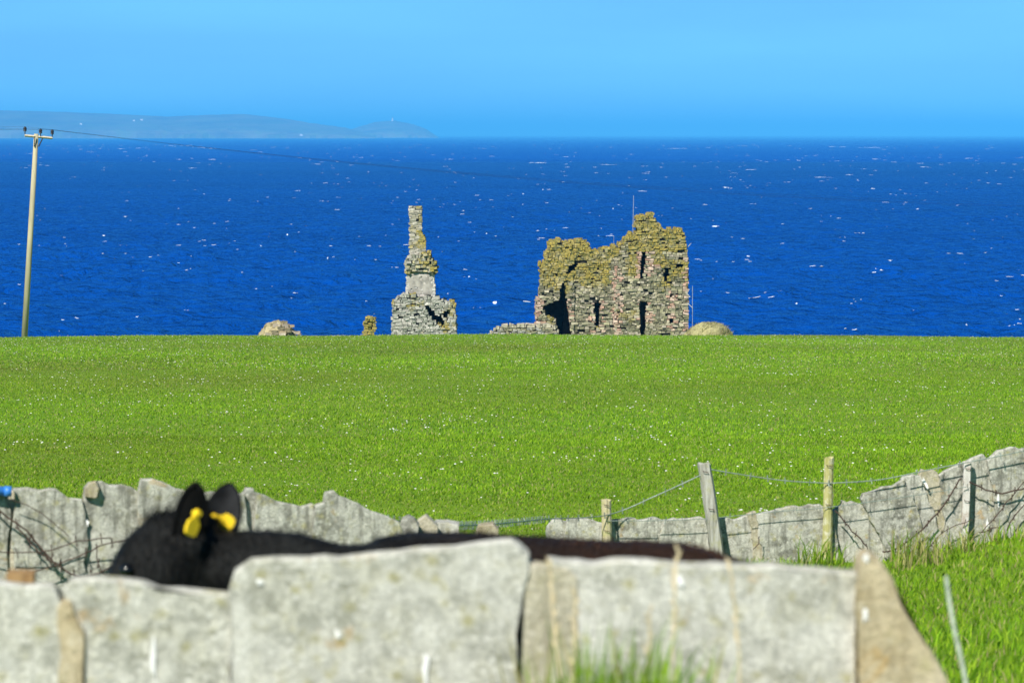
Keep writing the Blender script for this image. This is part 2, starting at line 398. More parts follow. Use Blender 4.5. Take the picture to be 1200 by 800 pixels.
MB().tube([(lh.x, lh.y, lh.z - 12), (lh.x, lh.y, lh.z + 10)], [5.5, 4], 10).build('tower', M_white, e, lh)
MB().tube([(lh.x, lh.y, lh.z + 10.01), (lh.x, lh.y, lh.z + 14), (lh.x, lh.y, lh.z + 17)], [3, 3, .3], 10).build('lantern', M_slate, e, lh)

# ------------------------------------------------------------------ white horses on the sea
def whitecaps():
    m = MB()
    def cap(x, y, L, h, wd):
        if y < 3000:                                                     # break on the highest crest nearby
            x, y = max(((x + random.uniform(-5, 5), y + random.uniform(-9, 9)) for _ in range(9)), key=lambda q: sea_height(*q))
        n = max(5, int(5 + L * .5)); b = len(m.v); ang = random.uniform(-.25, .25)
        prof = [math.sin(math.pi * (i + .35) / (n - .3)) ** .7 * random.uniform(.25, 1.2) for i in range(n)]
        for i in range(n):
            t = (i / (n - 1) - .5) * L; yy = y + t * ang + random.uniform(-.2, .2) * wd; xx = x + t
            for dy_, lift in ((-wd * .5 * prof[i], .01), (random.uniform(-.1, .1) * wd, .03 + h * prof[i] * .5), (wd * .6 * prof[i], .01)):
                m.v.append((xx, yy + dy_, sea_height(xx, yy + dy_) + lift))
        for i in range(n - 1):
            a = b + i * 3; c = a + 3
            m.face((a, c, c + 1, a + 1)); m.face((a + 1, c + 1, c + 2, a + 2))
    for _ in range(1250):
        d = 420 * (9500 / 420) ** (random.random() ** .62)
        x = random.uniform(-.16, .16) * d
        L = random.lognormvariate(0, .6) * (0.25 + d / 1000.0) * .40 * (1 + (d > 3000) * .2)
        if noise.noise(Vector((x * .0012, d * .0006, 3))) < random.uniform(-.5, .25): continue
        h = min(.6, .06 + .045 * L); cap(x, d, L, h, .22 + L * .2)
        if random.random() < .35: cap(x + random.uniform(-1.2, 1.2) * L, d + random.uniform(-4, 4), L * .45, h * .7, .6 + L * .15)
    for px, py, L in ((1190, 329, 3.0), (1205, 327, 3.2), (1156, 331, 1.4), (1190, 341, 2.6), (1120, 300, 1.6), (880, 350, 2.4), (893, 351.5, 1.5), (856, 348, .8), (887, 296, 1.1), (278, 291, 1.0), (222, 285, 1.2), (215, 290, 1.4), (158, 305, 1.0), (952, 208, 9), (880, 199, 9), (710, 193, 12), (296, 176, 12), (105, 178, 14), (230, 197, 6), (1003, 205, 6)):
        d = CAMZ / ((py - 157) / F); p = P(px, py, d); cap(p.x, d, L * .75, .06 + .02 * L, .3 + L * .14)
        cap(p.x + L * .55, d - 1.5, L * .4, .05, .3)
    o = m.build('whitecap_foam', M_foam, origin=(0, 0, 0)); tag(o, 'white wind-blown whitecaps scattered over the blue sea', 'foam', kind='stuff')
whitecaps()

# ------------------------------------------------------------------ ruins
def inside(poly, x, y):
    c = False; j = len(poly) - 1
    for i in range(len(poly)):
        xi, yi = poly[i]; xj, yj = poly[j]
        if (yi > y) != (yj > y) and x < (xj - xi) * (y - yi) / (yj - yi) + xi: c = not c
        j = i
    return c
GREYS = [(.33, .30, .20), (.25, .235, .155), (.40, .36, .26), (.18, .175, .115), (.29, .275, .17)]
GOLDS = [(.36, .29, .05), (.27, .24, .05), (.42, .32, .06), (.19, .19, .055), (.31, .25, .04)]
PINKS = [(.50, .33, .25), (.44, .28, .21), (.56, .43, .34), (.50, .38, .30)]
def jit(c, a=.18):
    k = random.uniform(1 - a, 1 + a); return tuple(x * k for x in c)

def rubble(mb, x0, x1, y0, y1, z0, z1, c, li, j, worn=.72):
    """one rough stone: a six-sided lump with worn corners, slightly turned"""
    cx, cy, cz = (x0 + x1) / 2, (y0 + y1) / 2, (z0 + z1) / 2; rot = random.gauss(0, .32 * (1 - worn)); b = len(mb.v); hx, hy, hz_ = (x1 - x0) / 2, (y1 - y0) / 2, (z1 - z0) / 2
    cr, sr = math.cos(rot), math.sin(rot)
    for sx_, sy_, sz_ in ((-1, -1, -1), (1, -1, -1), (1, 1, -1), (-1, 1, -1), (-1, -1, 1), (1, -1, 1), (1, 1, 1), (-1, 1, 1)):
        ax_ = sx_ * hx * random.uniform(worn, 1.06); az_ = sz_ * hz_ * random.uniform(worn, 1.08)
        mb.v.append((cx + ax_ * cr - az_ * sr, cy + sy_ * hy + random.uniform(-j, j), cz + ax_ * sr + az_ * cr))
    for q in ((0, 3, 2, 1), (4, 5, 6, 7), (0, 1, 5, 4), (1, 2, 6, 5), (2, 3, 7, 6), (3, 0, 4, 7)):
        mb.f.append(tuple(b + i for i in q)); mb.c.append(c); mb.li.append(li)
def masonry(parent, D, outline, holes, y0, y1, tone, hole_depth=1.3, course=(.08, .17), rough=.05, wide=(.12, .42), cap=True, worn=.80):
    """random rubble wall: outline and holes are photo positions at depth D; returns stones and core"""
    S = F / D; z_at = lambda py: P(600, py, D).z; x_at = lambda px: (px - 600) / S
    ol = [(x_at(a), z_at(b)) for a, b in outline]; hl = [[(x_at(a), z_at(b)) for a, b in h] for h in holes]
    st, core = MB(), MB(); st.li = []
    zmin = min(p[1] for p in ol); zmax = max(p[1] for p in ol); xmin = min(p[0] for p in ol); xmax = max(p[0] for p in ol)
    wob = lambda x, z: .10 * noise.noise(Vector((x * .7, z * .9, D))) + .05 * noise.noise(Vector((x * 2.1, z * 1.5, D + 3)))
    solid = lambda x, z: inside(ol, x, z) and not any(inside(h, x, z) for h in hl)
    step = .06; xs = np.arange(xmin - .1, xmax + .1, step)
    def runs(fn, z):
        rs, a = [], None
        for x in xs:
            k = fn(x, z)
            if k and a is None: a = x
            if not k and a is not None: rs.append((a - step / 2, x - step / 2)); a = None
        if a is not None: rs.append((a, xs[-1]))
        return [r for r in rs if r[1] - r[0] > .1]
    z = zmin
    while z < zmax:
        ch = random.uniform(*course); zc = z + ch / 2
        for a, b in runs(lambda x, q: inside(ol, x, q), zc):
            if b - a > .45: core.box(a + .16, b - .16, D + y0 + hole_depth, D + y1 - .12, z - .005, z + ch + .004)
        for a, b in runs(solid, zc):
            if b - a > .45: core.box(a + .16, b - .16, D + y0 + .16, D + y0 + hole_depth + .01, z - .003, z + ch + .002)
            x = a + random.uniform(-.05, .05)
            while x < b - .05:
                wd = min(random.uniform(*wide) * random.uniform(.7, 1.2), b - x)
                if b - (x + wd) < .12: wd = b - x
                end = x <= a + .06 or x + wd >= b - .01
                open_top = not solid(x + wd / 2, zc + ch)
                px_c = 600 + (x + wd / 2) * S; pyc = 157 + (CAMZ - zc) * F / D
                if not open_top and not end and random.random() < .05: x += wd; continue
                wz = wob(x, z) if not open_top else 0; tall = random.random() < .10
                yy = y0
                while yy < y1 - .05:
                    dp = min(random.uniform(.3, .6), y1 - yy)
                    if y1 - (yy + dp) < .2: dp = y1 - yy
                    if yy == y0 or yy + dp >= y1 - .01 or end or open_top:
                        o1 = random.uniform(-rough, rough); o2 = random.gauss(0, rough * .7) if end else 0
                        tp = random.uniform(-.05, .13) * (1 if cap else .25) if open_top else (.05 if tall else 0)
                        c, li = tone(px_c, pyc, open_top)
                        rubble(st, x + .004 + o2, x + wd - .004 + o2, D + yy + o1, D + yy + dp + o1 + .02, z + wz, z + ch + wz + tp, c, li, .03, worn if not open_top else worn - .12)
                        if open_top and cap and li > .2 and random.random() < .8:
                            for _ in range(5):
                                gx = x + random.random() * wd; r_ = random.uniform(.03, .10); gy = D + yy + random.random() * dp; gz_ = z + ch + tp + random.uniform(-.05, .04)
                                rubble(st, gx - r_, gx + r_, gy - r_, gy + r_, gz_ - r_, gz_ + r_ * .8, c, min(1, li + .3), .04)
                    yy += dp
                x += wd
        z += ch
    return st, core

def ruin(name, label, cat, D, masses):
    ax = np.mean([p[0] for m_ in masses for p in m_['outline']]); base = P(ax, 392, D)
    base.z = G(base.x, D)
    e = empty(name, base); tag(e, label, cat)
    for m_ in masses:
        st, core = masonry(e, D, m_['outline'], m_.get('holes', []), m_['y0'], m_['y1'], m_['tone'], **m_.get('kw', {}))
        so = st.build(m_['name'], M_ruin, e, base); so['kind'] = 'stuff'
        so.data.attributes.new('lichen', 'FLOAT', 'FACE').data.foreach_set('value', np.array(st.li, np.float32))
        if m_.get('label'): so['label'] = m_['label']
        co = core.build('wall_core', M_mortar, so, base); co.location = (0, 0, 0)
    return e

PINK_RECTS = [(802, 300, 812, 400), (718, 312, 729, 400), (688, 352, 696, 389), (702, 352, 709, 389), (746, 294, 752, 328), (757, 294, 767, 328), (747, 352, 751, 380), (757, 350, 765, 378),
              (783, 340, 793, 360), (783, 368, 792, 386), (626, 345, 637, 388), (664, 350, 671, 378), (764, 308, 772, 322)]
def castle_tone(px, py, top):
    n_ = noise.noise(Vector((px * .06, py * .06, 1.7)))
    edge = 312 if px < 715 else (288 if px < 775 else 310)
    li = max(.04 + n_ * .35, min(.38, (edge + 38 - py) / 66 + n_ * .5))
    if 294 < py < 303 and 777 < px: li -= .9
    for a, b, c, d in PINK_RECTS:
        if a <= px <= c and b <= py <= d and random.random() < .58: return jit(random.choice(PINKS)), min(li, .15)
    if random.random() < .10: return jit((.40, .36, .28)), li
    return jit(random.choice(GREYS), .45), li
H1 = [(636, 361), (648, 355), (655, 350), (657, 336), (661, 330), (665, 352), (668, 372), (671, 398), (656, 398), (651, 376), (641, 372)]
H2 = [(664, 321), (667, 311), (676, 309), (673, 318), (668, 323)]
CAST = 262.0
ruin('castle_ruin', 'ruined stone castle tower with gold lichen and pink quoins at the cliff edge', 'castle ruin', CAST, [
    dict(name='left_wing_stonework', y0=.0, y1=3.4, tone=castle_tone, kw=dict(hole_depth=2.6), holes=[H1, H2],
         outline=[(629, 408), (628.5, 351), (632, 346), (633, 309), (638, 305), (637.5, 298), (645, 285), (654, 282.5), (665, 286), (671, 291), (673, 300), (673, 408)]),
    dict(name='middle_wing_stonework', y0=.12, y1=3.9, tone=castle_tone, kw=dict(hole_depth=2.0), holes=[H1, H2, [(695.5, 355), (703.5, 355), (702.5, 387), (699, 387)]],
         outline=[(656, 408), (660, 330), (664, 300), (668, 285), (680, 282.5), (689.5, 287), (692.5, 294), (695, 297), (703.5, 294), (716, 291.5), (727, 287.5), (730, 300), (730, 408)]),
    dict(name='tower_stonework', y0=-.1, y1=4.2, tone=castle_tone, holes=[[(750.5, 354), (758, 354), (755.5, 398), (750, 398)], [(752.5, 296), (757.5, 296), (754.5, 327), (749.5, 327)], [(778.5, 315), (785.5, 315), (781.5, 329), (778.5, 329)],
         [(791, 308.5), (800, 308.5), (800, 313.5), (791, 313.5)], [(785, 343), (789.5, 343), (789, 350), (785.5, 350)], [(785, 372), (789.5, 372), (788.5, 378), (785.5, 378)]],
         outline=[(720, 408), (720.5, 345), (723, 318), (727.5, 300), (728, 288), (731, 282), (740, 276), (746.5, 270), (744, 264), (746, 256), (750, 254.5), (757, 255), (762, 252.5), (768.5, 256), (772, 265), (777, 270), (775.5, 276), (780, 273), (790, 269.5), (799, 272), (804, 280), (804.5, 291), (807, 302), (806.5, 408)])])

M_harl = simple('lime_harl', (.33, .31, .275), .95, .1, .5, 2.2)
def harl(e, D, x0, x1, y0, y1, dep):
    m = MB(); nx, ny = 16, 16; a = P(x0, y0, D + dep); b = P(x1, y1, D + dep)
    for j in range(ny + 1):
        for i in range(nx + 1):
            x = a.x + (b.x - a.x) * i / nx; z = a.z + (b.z - a.z) * j / ny; q = noise.noise(Vector((x * 3, z * 3, 2))); r2 = noise.noise(Vector((x * 9, z * 9, 5)))
            ed = min(i, nx - i, j, ny - j) == 0
            m.v.append((x + (r2 * .1 if ed else 0), D + dep - .03 * q - .012 * r2 + (.06 if ed else 0), z + (q * .1 if ed else 0)))
    for j in range(ny):
        for i in range(nx):
            cx = noise.noise(Vector((i * .33, j * .33, 8.2)))
            if cx > .36: continue
            k = j * (nx + 1) + i; m.face((k, k + nx + 1, k + nx + 2, k + 1))
    m.build('lime_harl', M_harl, e, e.location, True)
def chimney_tone(px, py, top):
    n_ = noise.noise(Vector((px * .09, py * .09, 9.7)))
    if py < 300: return jit(random.choice([(.46, .43, .36), (.40, .37, .28), (.30, .29, .23)])), .18 + n_ * .6 + (.3 if px > 490 and py > 270 else 0)
    if 300 <= py < 321: return jit(random.choice([(.36, .35, .28), (.44, .40, .24), (.26, .26, .20), (.40, .38, .32)])), .12 + n_ * .8
    if 321 <= py < 347: return jit(random.choice([(.56, .54, .50), (.60, .55, .50), (.52, .50, .45), (.58, .57, .52)]), .08), -.4
    return jit(random.choice([(.44, .43, .38), (.36, .36, .31), (.28, .29, .24), (.40, .40, .34), (.48, .46, .41)])), (.22 if py < 358 or px > 512 else -.1) + n_ * .6
chim = ruin('chimney_ruin', 'tall ruined stone chimney on a broken wall block, left of the castle', 'chimney ruin', 258.0, [
    dict(name='base_stonework', y0=0, y1=2.8, tone=chimney_tone, holes=[[(496, 358), (501, 359), (514, 370), (521, 377), (519, 382), (512, 381), (503, 370)], [(514, 367), (526, 364), (527, 370), (520, 373)], [(484, 366), (490, 366), (489, 370), (485, 371)]],  # first, sloping recess is cut in the shape of the diagonal cast shadow
         outline=[(458.5, 408), (459, 361), (463, 351), (470, 347), (477, 344), (485, 347), (500, 349), (511, 347.5), (518, 352), (524, 355), (533, 357.5), (534.5, 380), (534, 408)], kw=dict(hole_depth=1.5)),
    dict(name='shaft_stonework', y0=.5, y1=2.0, tone=chimney_tone, kw=dict(rough=.012, cap=False, worn=.9), outline=[(476.5, 352), (476, 312), (509, 312), (509, 322), (510, 352)]),
    dict(name='ledge_stonework', y0=.3, y1=2.1, tone=chimney_tone, kw=dict(rough=.10, course=(.10, .18)), outline=[(475.5, 321), (475.5, 302), (481, 298), (490, 300), (499, 296), (504, 299), (507, 307), (512.5, 312), (512, 318), (509, 322), (500, 319), (487, 320)]),
    dict(name='stack_stonework', y0=.6, y1=1.7, tone=chimney_tone, kw=dict(rough=.02, cap=False, worn=.88, wide=(.15, .45)), outline=[(479, 305), (479.5, 270), (478.5, 242.5), (493.8, 241.5), (494, 273.5), (498, 276), (499, 294), (500, 305)])])
harl(chim, 258.0, 477.3, 508.5, 320, 346, .47)
ruin('wall_stump', 'small lichen-yellow wall stump standing alone between mound and chimney', 'wall stump', 256.0, [
    dict(name='stump_stonework', y0=0, y1=.9, tone=lambda a, b, t: (jit(random.choice(GREYS[:3])), .9), kw=dict(rough=.08, hole_depth=.4, wide=(.2, .4)),
         outline=[(424, 405), (424, 388), (427, 384), (423.5, 381), (428, 376), (430, 371.5), (434, 371), (440, 375), (438, 380), (441, 384), (438.5, 390), (440, 405)])])
ruin('rubble_wall', 'low collapsed grey rubble wall running out left of the castle', 'rubble wall', 257.0, [
    dict(name='rubble_stonework', y0=0, y1=1.6, tone=lambda a, b, t: (jit((.46, .42, .32)), .05) if t else (jit(random.choice(GREYS + [(.36, .35, .31)] * 3)), .0), kw=dict(rough=.05, hole_depth=.7),
         outline=[(571, 408), (574, 391), (580, 386), (590, 382), (600, 380.5), (614, 381.5), (628, 382.5), (640, 381), (648, 383), (655, 389), (660, 408)])])

def mound(name, label, cat, px0, px1, pytop, D, tone, kind_seed, ry=1.6):
    a, b = P(px0, 392, D), P(px1, 392, D); top = P((px0 + px1) / 2, pytop, D).z
    c = (a + b) / 2; c.z = G(c.x, D) - .1; rx = (b.x - a.x) / 2; m = MB(); nu, nv = 36, 14
    rx *= 1.12
    for j in range(nv + 1):
        for i in range(nu):
            th = 2 * math.pi * i / nu; ph = j / nv * math.pi / 2
            n_ = noise.noise(Vector((math.cos(th) * 2, math.sin(th) * 2 + kind_seed, ph * 3)))
            n_ += .5 * noise.noise(Vector((math.cos(th) * 6, math.sin(th) * 6 + kind_seed, ph * 9))); k = math.cos(ph) ** .8 * (1 + .14 * n_)
            m.v.append((c.x + rx * k * math.cos(th), D + ry * k * math.sin(th), c.z + (top - c.z) * math.sin(ph) ** .9 * (1 + .12 * n_)))
    for j in range(nv):
        for i in range(nu):
            i2 = (i + 1) % nu
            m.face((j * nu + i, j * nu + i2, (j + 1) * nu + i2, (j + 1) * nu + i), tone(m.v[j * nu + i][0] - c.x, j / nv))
    e = empty(name, c); tag(e, label, cat); m.build('earth', M_stone, e, c, True)
    return e, c, rx, top
e, c, rx, top = mound('rubble_mound', 'tan grassy rubble mound nearest the utility pole on the field edge', 'mound', 304, 346, 377, 255, lambda x, t: jit((.40, .34, .19)) if x < .3 else jit((.36, .29, .18)), 3, 1.2)
st = MB()
for _ in range(46):
    th = random.uniform(-math.pi, 0); k = random.uniform(.1, .95)
    x = c.x + rx * math.cos(th) * k + random.uniform(0, .4); z = c.z + (top - c.z) * math.sqrt(max(.05, 1 - k * k)) * .98
    y = 255 - 1.2 * k * abs(math.sin(th)); s_ = random.uniform(.08, .22)
    st.box(x - s_, x + s_, y - s_, y + s_, z - s_ * .5, z + s_ * .5, jit(random.choice([(.42, .36, .28), (.34, .27, .17), (.22, .19, .12)])), .04)
so = st.build('loose_stone', M_stone, e, c); so['kind'] = 'stuff'
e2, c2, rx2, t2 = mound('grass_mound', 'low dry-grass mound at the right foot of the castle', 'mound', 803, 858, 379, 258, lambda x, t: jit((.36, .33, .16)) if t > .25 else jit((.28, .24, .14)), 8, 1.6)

def turf(e, c, rx, ry, top, D, n, cols, seed):
    r = np.random.default_rng(seed); th = r.uniform(0, 2 * np.pi, n); k = np.sqrt(r.random(n))
    x = c.x + rx * k * np.cos(th); y = D + ry * k * np.sin(th); z = c.z + (top - c.z) * np.sqrt(np.clip(1 - k ** 2.2, 0, 1)) * .93
    h = r.uniform(.10, .30, n); w_ = r.uniform(.02, .05, n); a = r.uniform(0, 6.28, n)
    b = np.stack([x, y, z], 1); sd = np.stack([np.cos(a) * w_, np.sin(a) * w_, 0 * w_], 1); tp = b + np.stack([r.normal(.3, .4, n) * h, r.normal(0, .4, n) * h, h], 1)
    V = np.stack([b - sd, b + sd, tp], 1).reshape(-1, 3) - np.array(c); cl = np.array(cols)[r.integers(0, len(cols), n)] * r.uniform(.7, 1.2, (n, 1))
    o = tri_mesh('turf', V, np.arange(3 * n).reshape(-1, 3), cl, M_grass); o.parent = e
turf(e, c, rx, 1.2, top, 255, 900, [(.40, .35, .18), (.30, .28, .10), (.46, .40, .24)], 3)
turf(e2, c2, rx2, 1.6, t2, 258, 2200, [(.40, .36, .16), (.34, .33, .12), (.46, .40, .22), (.26, .30, .08)], 4)
def rod(px0, py0, px1, py1, D, r, label, cat='rod', name='thin_mast'):
    a, b = P(px0, py0, D), P(px1, py1, D)
    o = MB().tube([a, (a + b) / 2, b], [r, r * .9, r * .6], 6).build(name, M_alu, origin=a); return tag(o, label, cat)
rod(741.5, 283, 742.5, 229, 264.5, .02, 'tall thin pale mast rising from the castle wall left of its summit', 'mast')
rod(719.3, 299, 719.3, 276, 264, .014, 'short thin pale mast on the dip of the castle wall', 'mast')
m = MB(); a = P(811.5, 392, 261); a.z = G(a.x, 261)
m.tube([a, P(811.5, 335, 261)], .015, 6)
e = empty('wire_stay_pole', a); tag(e, 'thin pale pole with short stays beside the right castle wall', 'pole'); m.build('pole', M_alu, e, a)
for q in ((805.5, 355, 812, 361), (805, 344, 809, 348)): MB().tube([P(q[0], q[1], 261.3), P(q[2], q[3], 261)], .02, 5).build('stay', M_alu, e, a)
rod(803.5, 292.5, 810, 285, 262.2, .03, 'short bent metal bracket at the upper right castle corner', 'bracket', 'metal_bracket')

# ------------------------------------------------------------------ utility pole and lines
D = 246.0
pb = P(28, 396, D); pb.z = G(pb.x, D) - .3; pt = P(42.5, 157, D)
ep = empty('utility_pole', pb); tag(ep, 'tall leaning wooden utility pole with crossarm at the left field edge', 'utility pole')
MB().tube([pb, pb.lerp(pt, .5), pt], [.19, .165, .135], 14).build('pole', M_pole, ep, pb, True)
axl, axr = P(29, 159, D - .25), P(61.5, 162, D + .25)
MB().tube([axl, axr], .075, 4).build('crossarm', M_arm, ep, pb)
MB().tube([P(50, 162, D - .15), P(45.2, 172, D - .15)], .04, 6).build('brace', M_iron, ep, pb)
MB().tube([P(41, 159.5, D - .3), P(40.2, 172, D - .2)], .03, 6).build('brace', M_iron, ep, pb)
ins = []
for px, py in ((29.3, 151), (47.5, 153.5), (61.2, 154.5)):
    b = P(px, py + 6.5, D); t = P(px, py - 2.5, D); ins.append(t)
    q = lambda k: b.lerp(t, k)
    io = MB().tube([q(.0), q(.45)], .03, 6).build('insulator_pin', M_iron, ep, pb)
    MB().tube([q(.38), q(.42), q(.6), q(.64), q(.8), q(.92), q(1.0)], [.07, .11, .08, .11, .10, .08, .03], 10).build('insulator', M_black, io, pb).location = (0, 0, 0)
ends = [P(1500, 238, 330), P(1500, 243, 334), P(1500, 241, 338)]
for i, (s_, t_) in enumerate(zip(ins, ends)):
    pts = [s_.lerp(t_, k / 40) - Vector((0, 0, 4 * 1.5 * (k / 40) * (1 - k / 40))) for k in range(41)]
    pts = [P(-300, 146 + 2 * i, 215), P(-100, 150.5 + i, 231)] + pts
    o = MB().tube(pts, .004 if i != 2 else .0062, 5).build('power_line', M_line, origin=s_)
    tag(o, ['thin power line from the left insulator of the utility pole', 'thin power line from the middle insulator of the utility pole', 'dark power line sagging rightwards from the right insulator of the pole'][i], 'power line', 'power lines')

# ------------------------------------------------------------------ flagstone slabs
def slab(poly, dfun, thick, mat, parent, seed, jitter=.006, name='slab', off=0.0, origin=None, chip=.02):
    rs = random.Random(seed)
    pts = [P(a, b, dfun(a) + off) for a, b in poly]
    # horizontal normal of the slab's plane, pointing away from the camera
    a_, b_ = P(poly[0][0], 600, dfun(poly[0][0])), P(poly[0][0] + 40, 600, dfun(poly[0][0] + 40))
    dr = (b_ - a_); dr.z = 0; dr.normalize(); nn = Vector((-dr.y, dr.x, 0))
    if nn.y < 0: nn = -nn
    dense = []
    for i in range(len(pts)):
        p, q = pts[i], pts[(i + 1) % len(pts)]; L = (q - p).length; n = max(1, int(L / .035))
        for k in range(n):
            v = p.lerp(q, k / n)
            s1 = noise.noise(v * 9 + Vector((seed, 0, 0))); s2 = noise.noise(v * 31 + Vector((0, seed, 0)))
            o = dr * (s1 * jitter * 2.2 + s2 * jitter) + Vector((0, 0, s2 * jitter * 1.3 + s1 * jitter * 2 - (chip * max(0, s1 - .35))))
            dense.append(v + o)
    cen = sum(dense, Vector()) / len(dense); n = len(dense)
    bm = bmesh.new(); rings = []
    for sh, dp in ((.0, 0.0), (-.006, .0), (-.0, .007), (.0, thick * .33), (.0, thick * .66), (.0, thick - .007), (-.007, thick)):
        r = []
        for v in dense:
            d_ = v - cen; L = max(d_.length, .001); k = 1 + sh / L
            w_ = noise.noise(v * 14 + nn * dp * 70) * .009
            r.append(bm.verts.new(cen + d_ * k + nn * (dp + (w_ if 0 < dp < thick else 0)) + d_ * (w_ * .8 if 0 < dp < thick else 0)))
        rings.append(r)
    rings = rings[1:]
    for r1, r2 in zip(rings[:-1], rings[1:]):
        for i in range(n): bm.faces.new((r1[i], r1[(i + 1) % n], r2[(i + 1) % n], r2[i]))
    f1 = bm.faces.new(rings[0][::-1]); f2 = bm.faces.new(rings[-1])
    bmesh.ops.triangulate(bm, faces=[f1, f2]); bmesh.ops.recalc_face_normals(bm, faces=bm.faces)
    lone = [v for v in bm.verts if not v.link_faces]; bmesh.ops.delete(bm, geom=lone)
    base = Vector((cen.x, cen.y, min(v.z for v in dense)))
    for v in bm.verts: v.co -= base
    me = bpy.data.meshes.new(name); bm.to_mesh(me); bm.free(); me.materials.append(mat)
    o = bpy.data.objects.new(name, me); col.objects.link(o)
    if parent: o.parent = parent; o.location = base - parent.location
    else: o.location = base
    o['nn'] = tuple(nn)
    return o
def splat(par, parent_loc, px, py, d, w_, h_, nn=Vector((0, 1, 0)), lean=0.0):
    """a crusted white bird dropping on a slab face"""
    m = MB(); dr = Vector((nn.y, -nn.x, 0)); c = P(px, py, d); n = 12; rr = random.Random(int(px * 7 + py))
    m.v.append(tuple(c - nn * .002))
    for k in range(n):
        th = 2 * math.pi * k / n; q = rr.uniform(.45, 1.15); vv = math.sin(th) * h_ * q
        m.v.append(tuple(c + dr * (math.cos(th) * w_ * q + lean * vv) + Vector((0, 0, vv)) - nn * .001))
    for k in range(n): m.face((0, 1 + k, 1 + (k + 1) % n))
    o = m.build('bird_dropping', M_drop, None, c); o.parent = par; o.location = c - (parent_loc + par.location); return o
def inv(d0, p0, d1, p1): return lambda px: 1.0 / (1 / d0 + (1 / d1 - 1 / d0) * (px - p0) / (p1 - p0))

def bottom(poly_top, dfun, sink=.15, lean=0.0):
    """close a slab outline given along its top edge by taking it down into the ground"""
    (xa, ya), (xb, yb) = poly_top[0], poly_top[-1]
    def gp(px):
        d = dfun(px); x = (px - 600) / F * d
        return 157 + (CAMZ - (G(x, d) - sink)) * F / d + 1.2
    return poly_top + [(xb + lean, gp(xb)), (xa + lean, gp(xa))]

# front wall, about nine metres from the camera
fd = lambda px: 9.05
fw = empty('flagstone_wall', (0, 9.05, G(0, 9.05))); tag(fw, 'pale upright flagstone wall across the foreground, in front of the calf', 'stone wall')
front = []
def fslab(top, off, mat, seed, lean=0, thick=.07, lab=None):
    o = slab(bottom(top, fd, .15, lean), fd, thick, mat, fw, seed, .0065, off=off); front.append(o)
    if lab: o['label'] = lab
    return o
fslab([(-150, 690), (-147, 684), (-60, 681), (0, 683), (30, 685), (58, 684), (64, 688), (70, 705), (76, 740), (80, 790)], .0, M_slab_near, 1)
fslab([(68, 730), (71, 708), (77, 699), (88, 700), (95, 740)], -.005, M_slab_tan, 2, lab='tan lichen-brown slab edge in the narrow gap')
s2 = fslab([(88, 770), (84, 730), (76, 690), (82, 679), (100, 678), (140, 681), (190, 686), (240, 692), (276, 697), (310, 700)], .006, M_slab_near, 3)
s3 = fslab([(272, 720), (271, 686), (276, 668), (290, 659), (340, 656), (400, 650), (450, 647), (510, 641), (560, 637), (598, 635), (612, 638), (621, 648), (620, 668), (612, 690), (608, 740)], -.004, M_slab_near, 4, lab='largest and tallest slab')
fslab([(596, 700), (602, 668), (612, 661), (640, 660), (668, 663), (676, 676), (680, 720)], .002, M_slab_buff, 5, lab='buff weathered slab in the gap')
s4 = fslab([(640, 690), (640, 657), (700, 657), (780, 659), (860, 662), (930, 665), (985, 667), (1010, 669), (1020, 680), (1022, 720)], .008, M_slab_near, 6, thick=.09)
s5 = fslab([(1004, 690), (1006, 664), (1012, 653), (1020, 649), (1030, 655), (1046, 681), (1068, 722), (1092, 770), (1108, 802)], -.03, M_slab_tan, 7, lean=6, thick=.16, lab='tan end slab with a sloping edge')
L0 = fw.location
splat(s5, L0, 1015, 654, 9.018, .009, .009); splat(s5, L0, 1014, 721, 9.018, .008, .016); splat(s3, L0, 499, 782, 9.042, .009, .05); splat(s3, L0, 396, 743, 9.042, .006, .013, lean=-.4)
splat(s2, L0, 180, 770, 9.052, .007, .06); splat(s4, L0, 797, 682, 9.054, .009, .018, lean=-.3); splat(s3, L0, 305, 681, 9.042, .010, .008)

# back left wall
ld = inv(20.9, 0, 21.4, 520)
lw = empty('flagstone_wall', (P(250, 600, ld(250)).x, ld(250), G(-1.7, ld(250)))); tag(lw, 'broken grey flagstone wall behind the calf, on the left', 'stone wall')
def lslab(top, off, seed, mat=M_slab_far, lean=0, thick=.07, lab=None):
    o = slab(bottom(top, ld, .12, lean), ld, thick, mat, lw, seed, .009, off=off * .55)
    if lab: o['label'] = lab
    return o
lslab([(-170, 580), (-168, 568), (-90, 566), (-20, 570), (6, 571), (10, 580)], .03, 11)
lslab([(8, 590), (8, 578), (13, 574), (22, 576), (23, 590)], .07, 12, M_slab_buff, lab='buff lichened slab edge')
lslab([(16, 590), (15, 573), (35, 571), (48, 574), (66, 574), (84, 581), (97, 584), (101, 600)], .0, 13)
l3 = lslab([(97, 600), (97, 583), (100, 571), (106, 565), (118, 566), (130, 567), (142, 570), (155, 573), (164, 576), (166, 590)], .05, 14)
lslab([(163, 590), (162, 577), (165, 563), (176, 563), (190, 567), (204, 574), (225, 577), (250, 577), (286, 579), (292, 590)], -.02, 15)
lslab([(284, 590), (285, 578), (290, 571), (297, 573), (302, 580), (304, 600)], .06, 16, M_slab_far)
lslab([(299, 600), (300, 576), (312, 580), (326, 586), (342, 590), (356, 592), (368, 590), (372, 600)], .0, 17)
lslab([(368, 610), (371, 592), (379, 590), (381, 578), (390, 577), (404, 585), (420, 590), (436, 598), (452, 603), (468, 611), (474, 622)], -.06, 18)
L1 = lw.location
splat(l3, L1, 102, 613, ld(102) + .008, .016, .022)
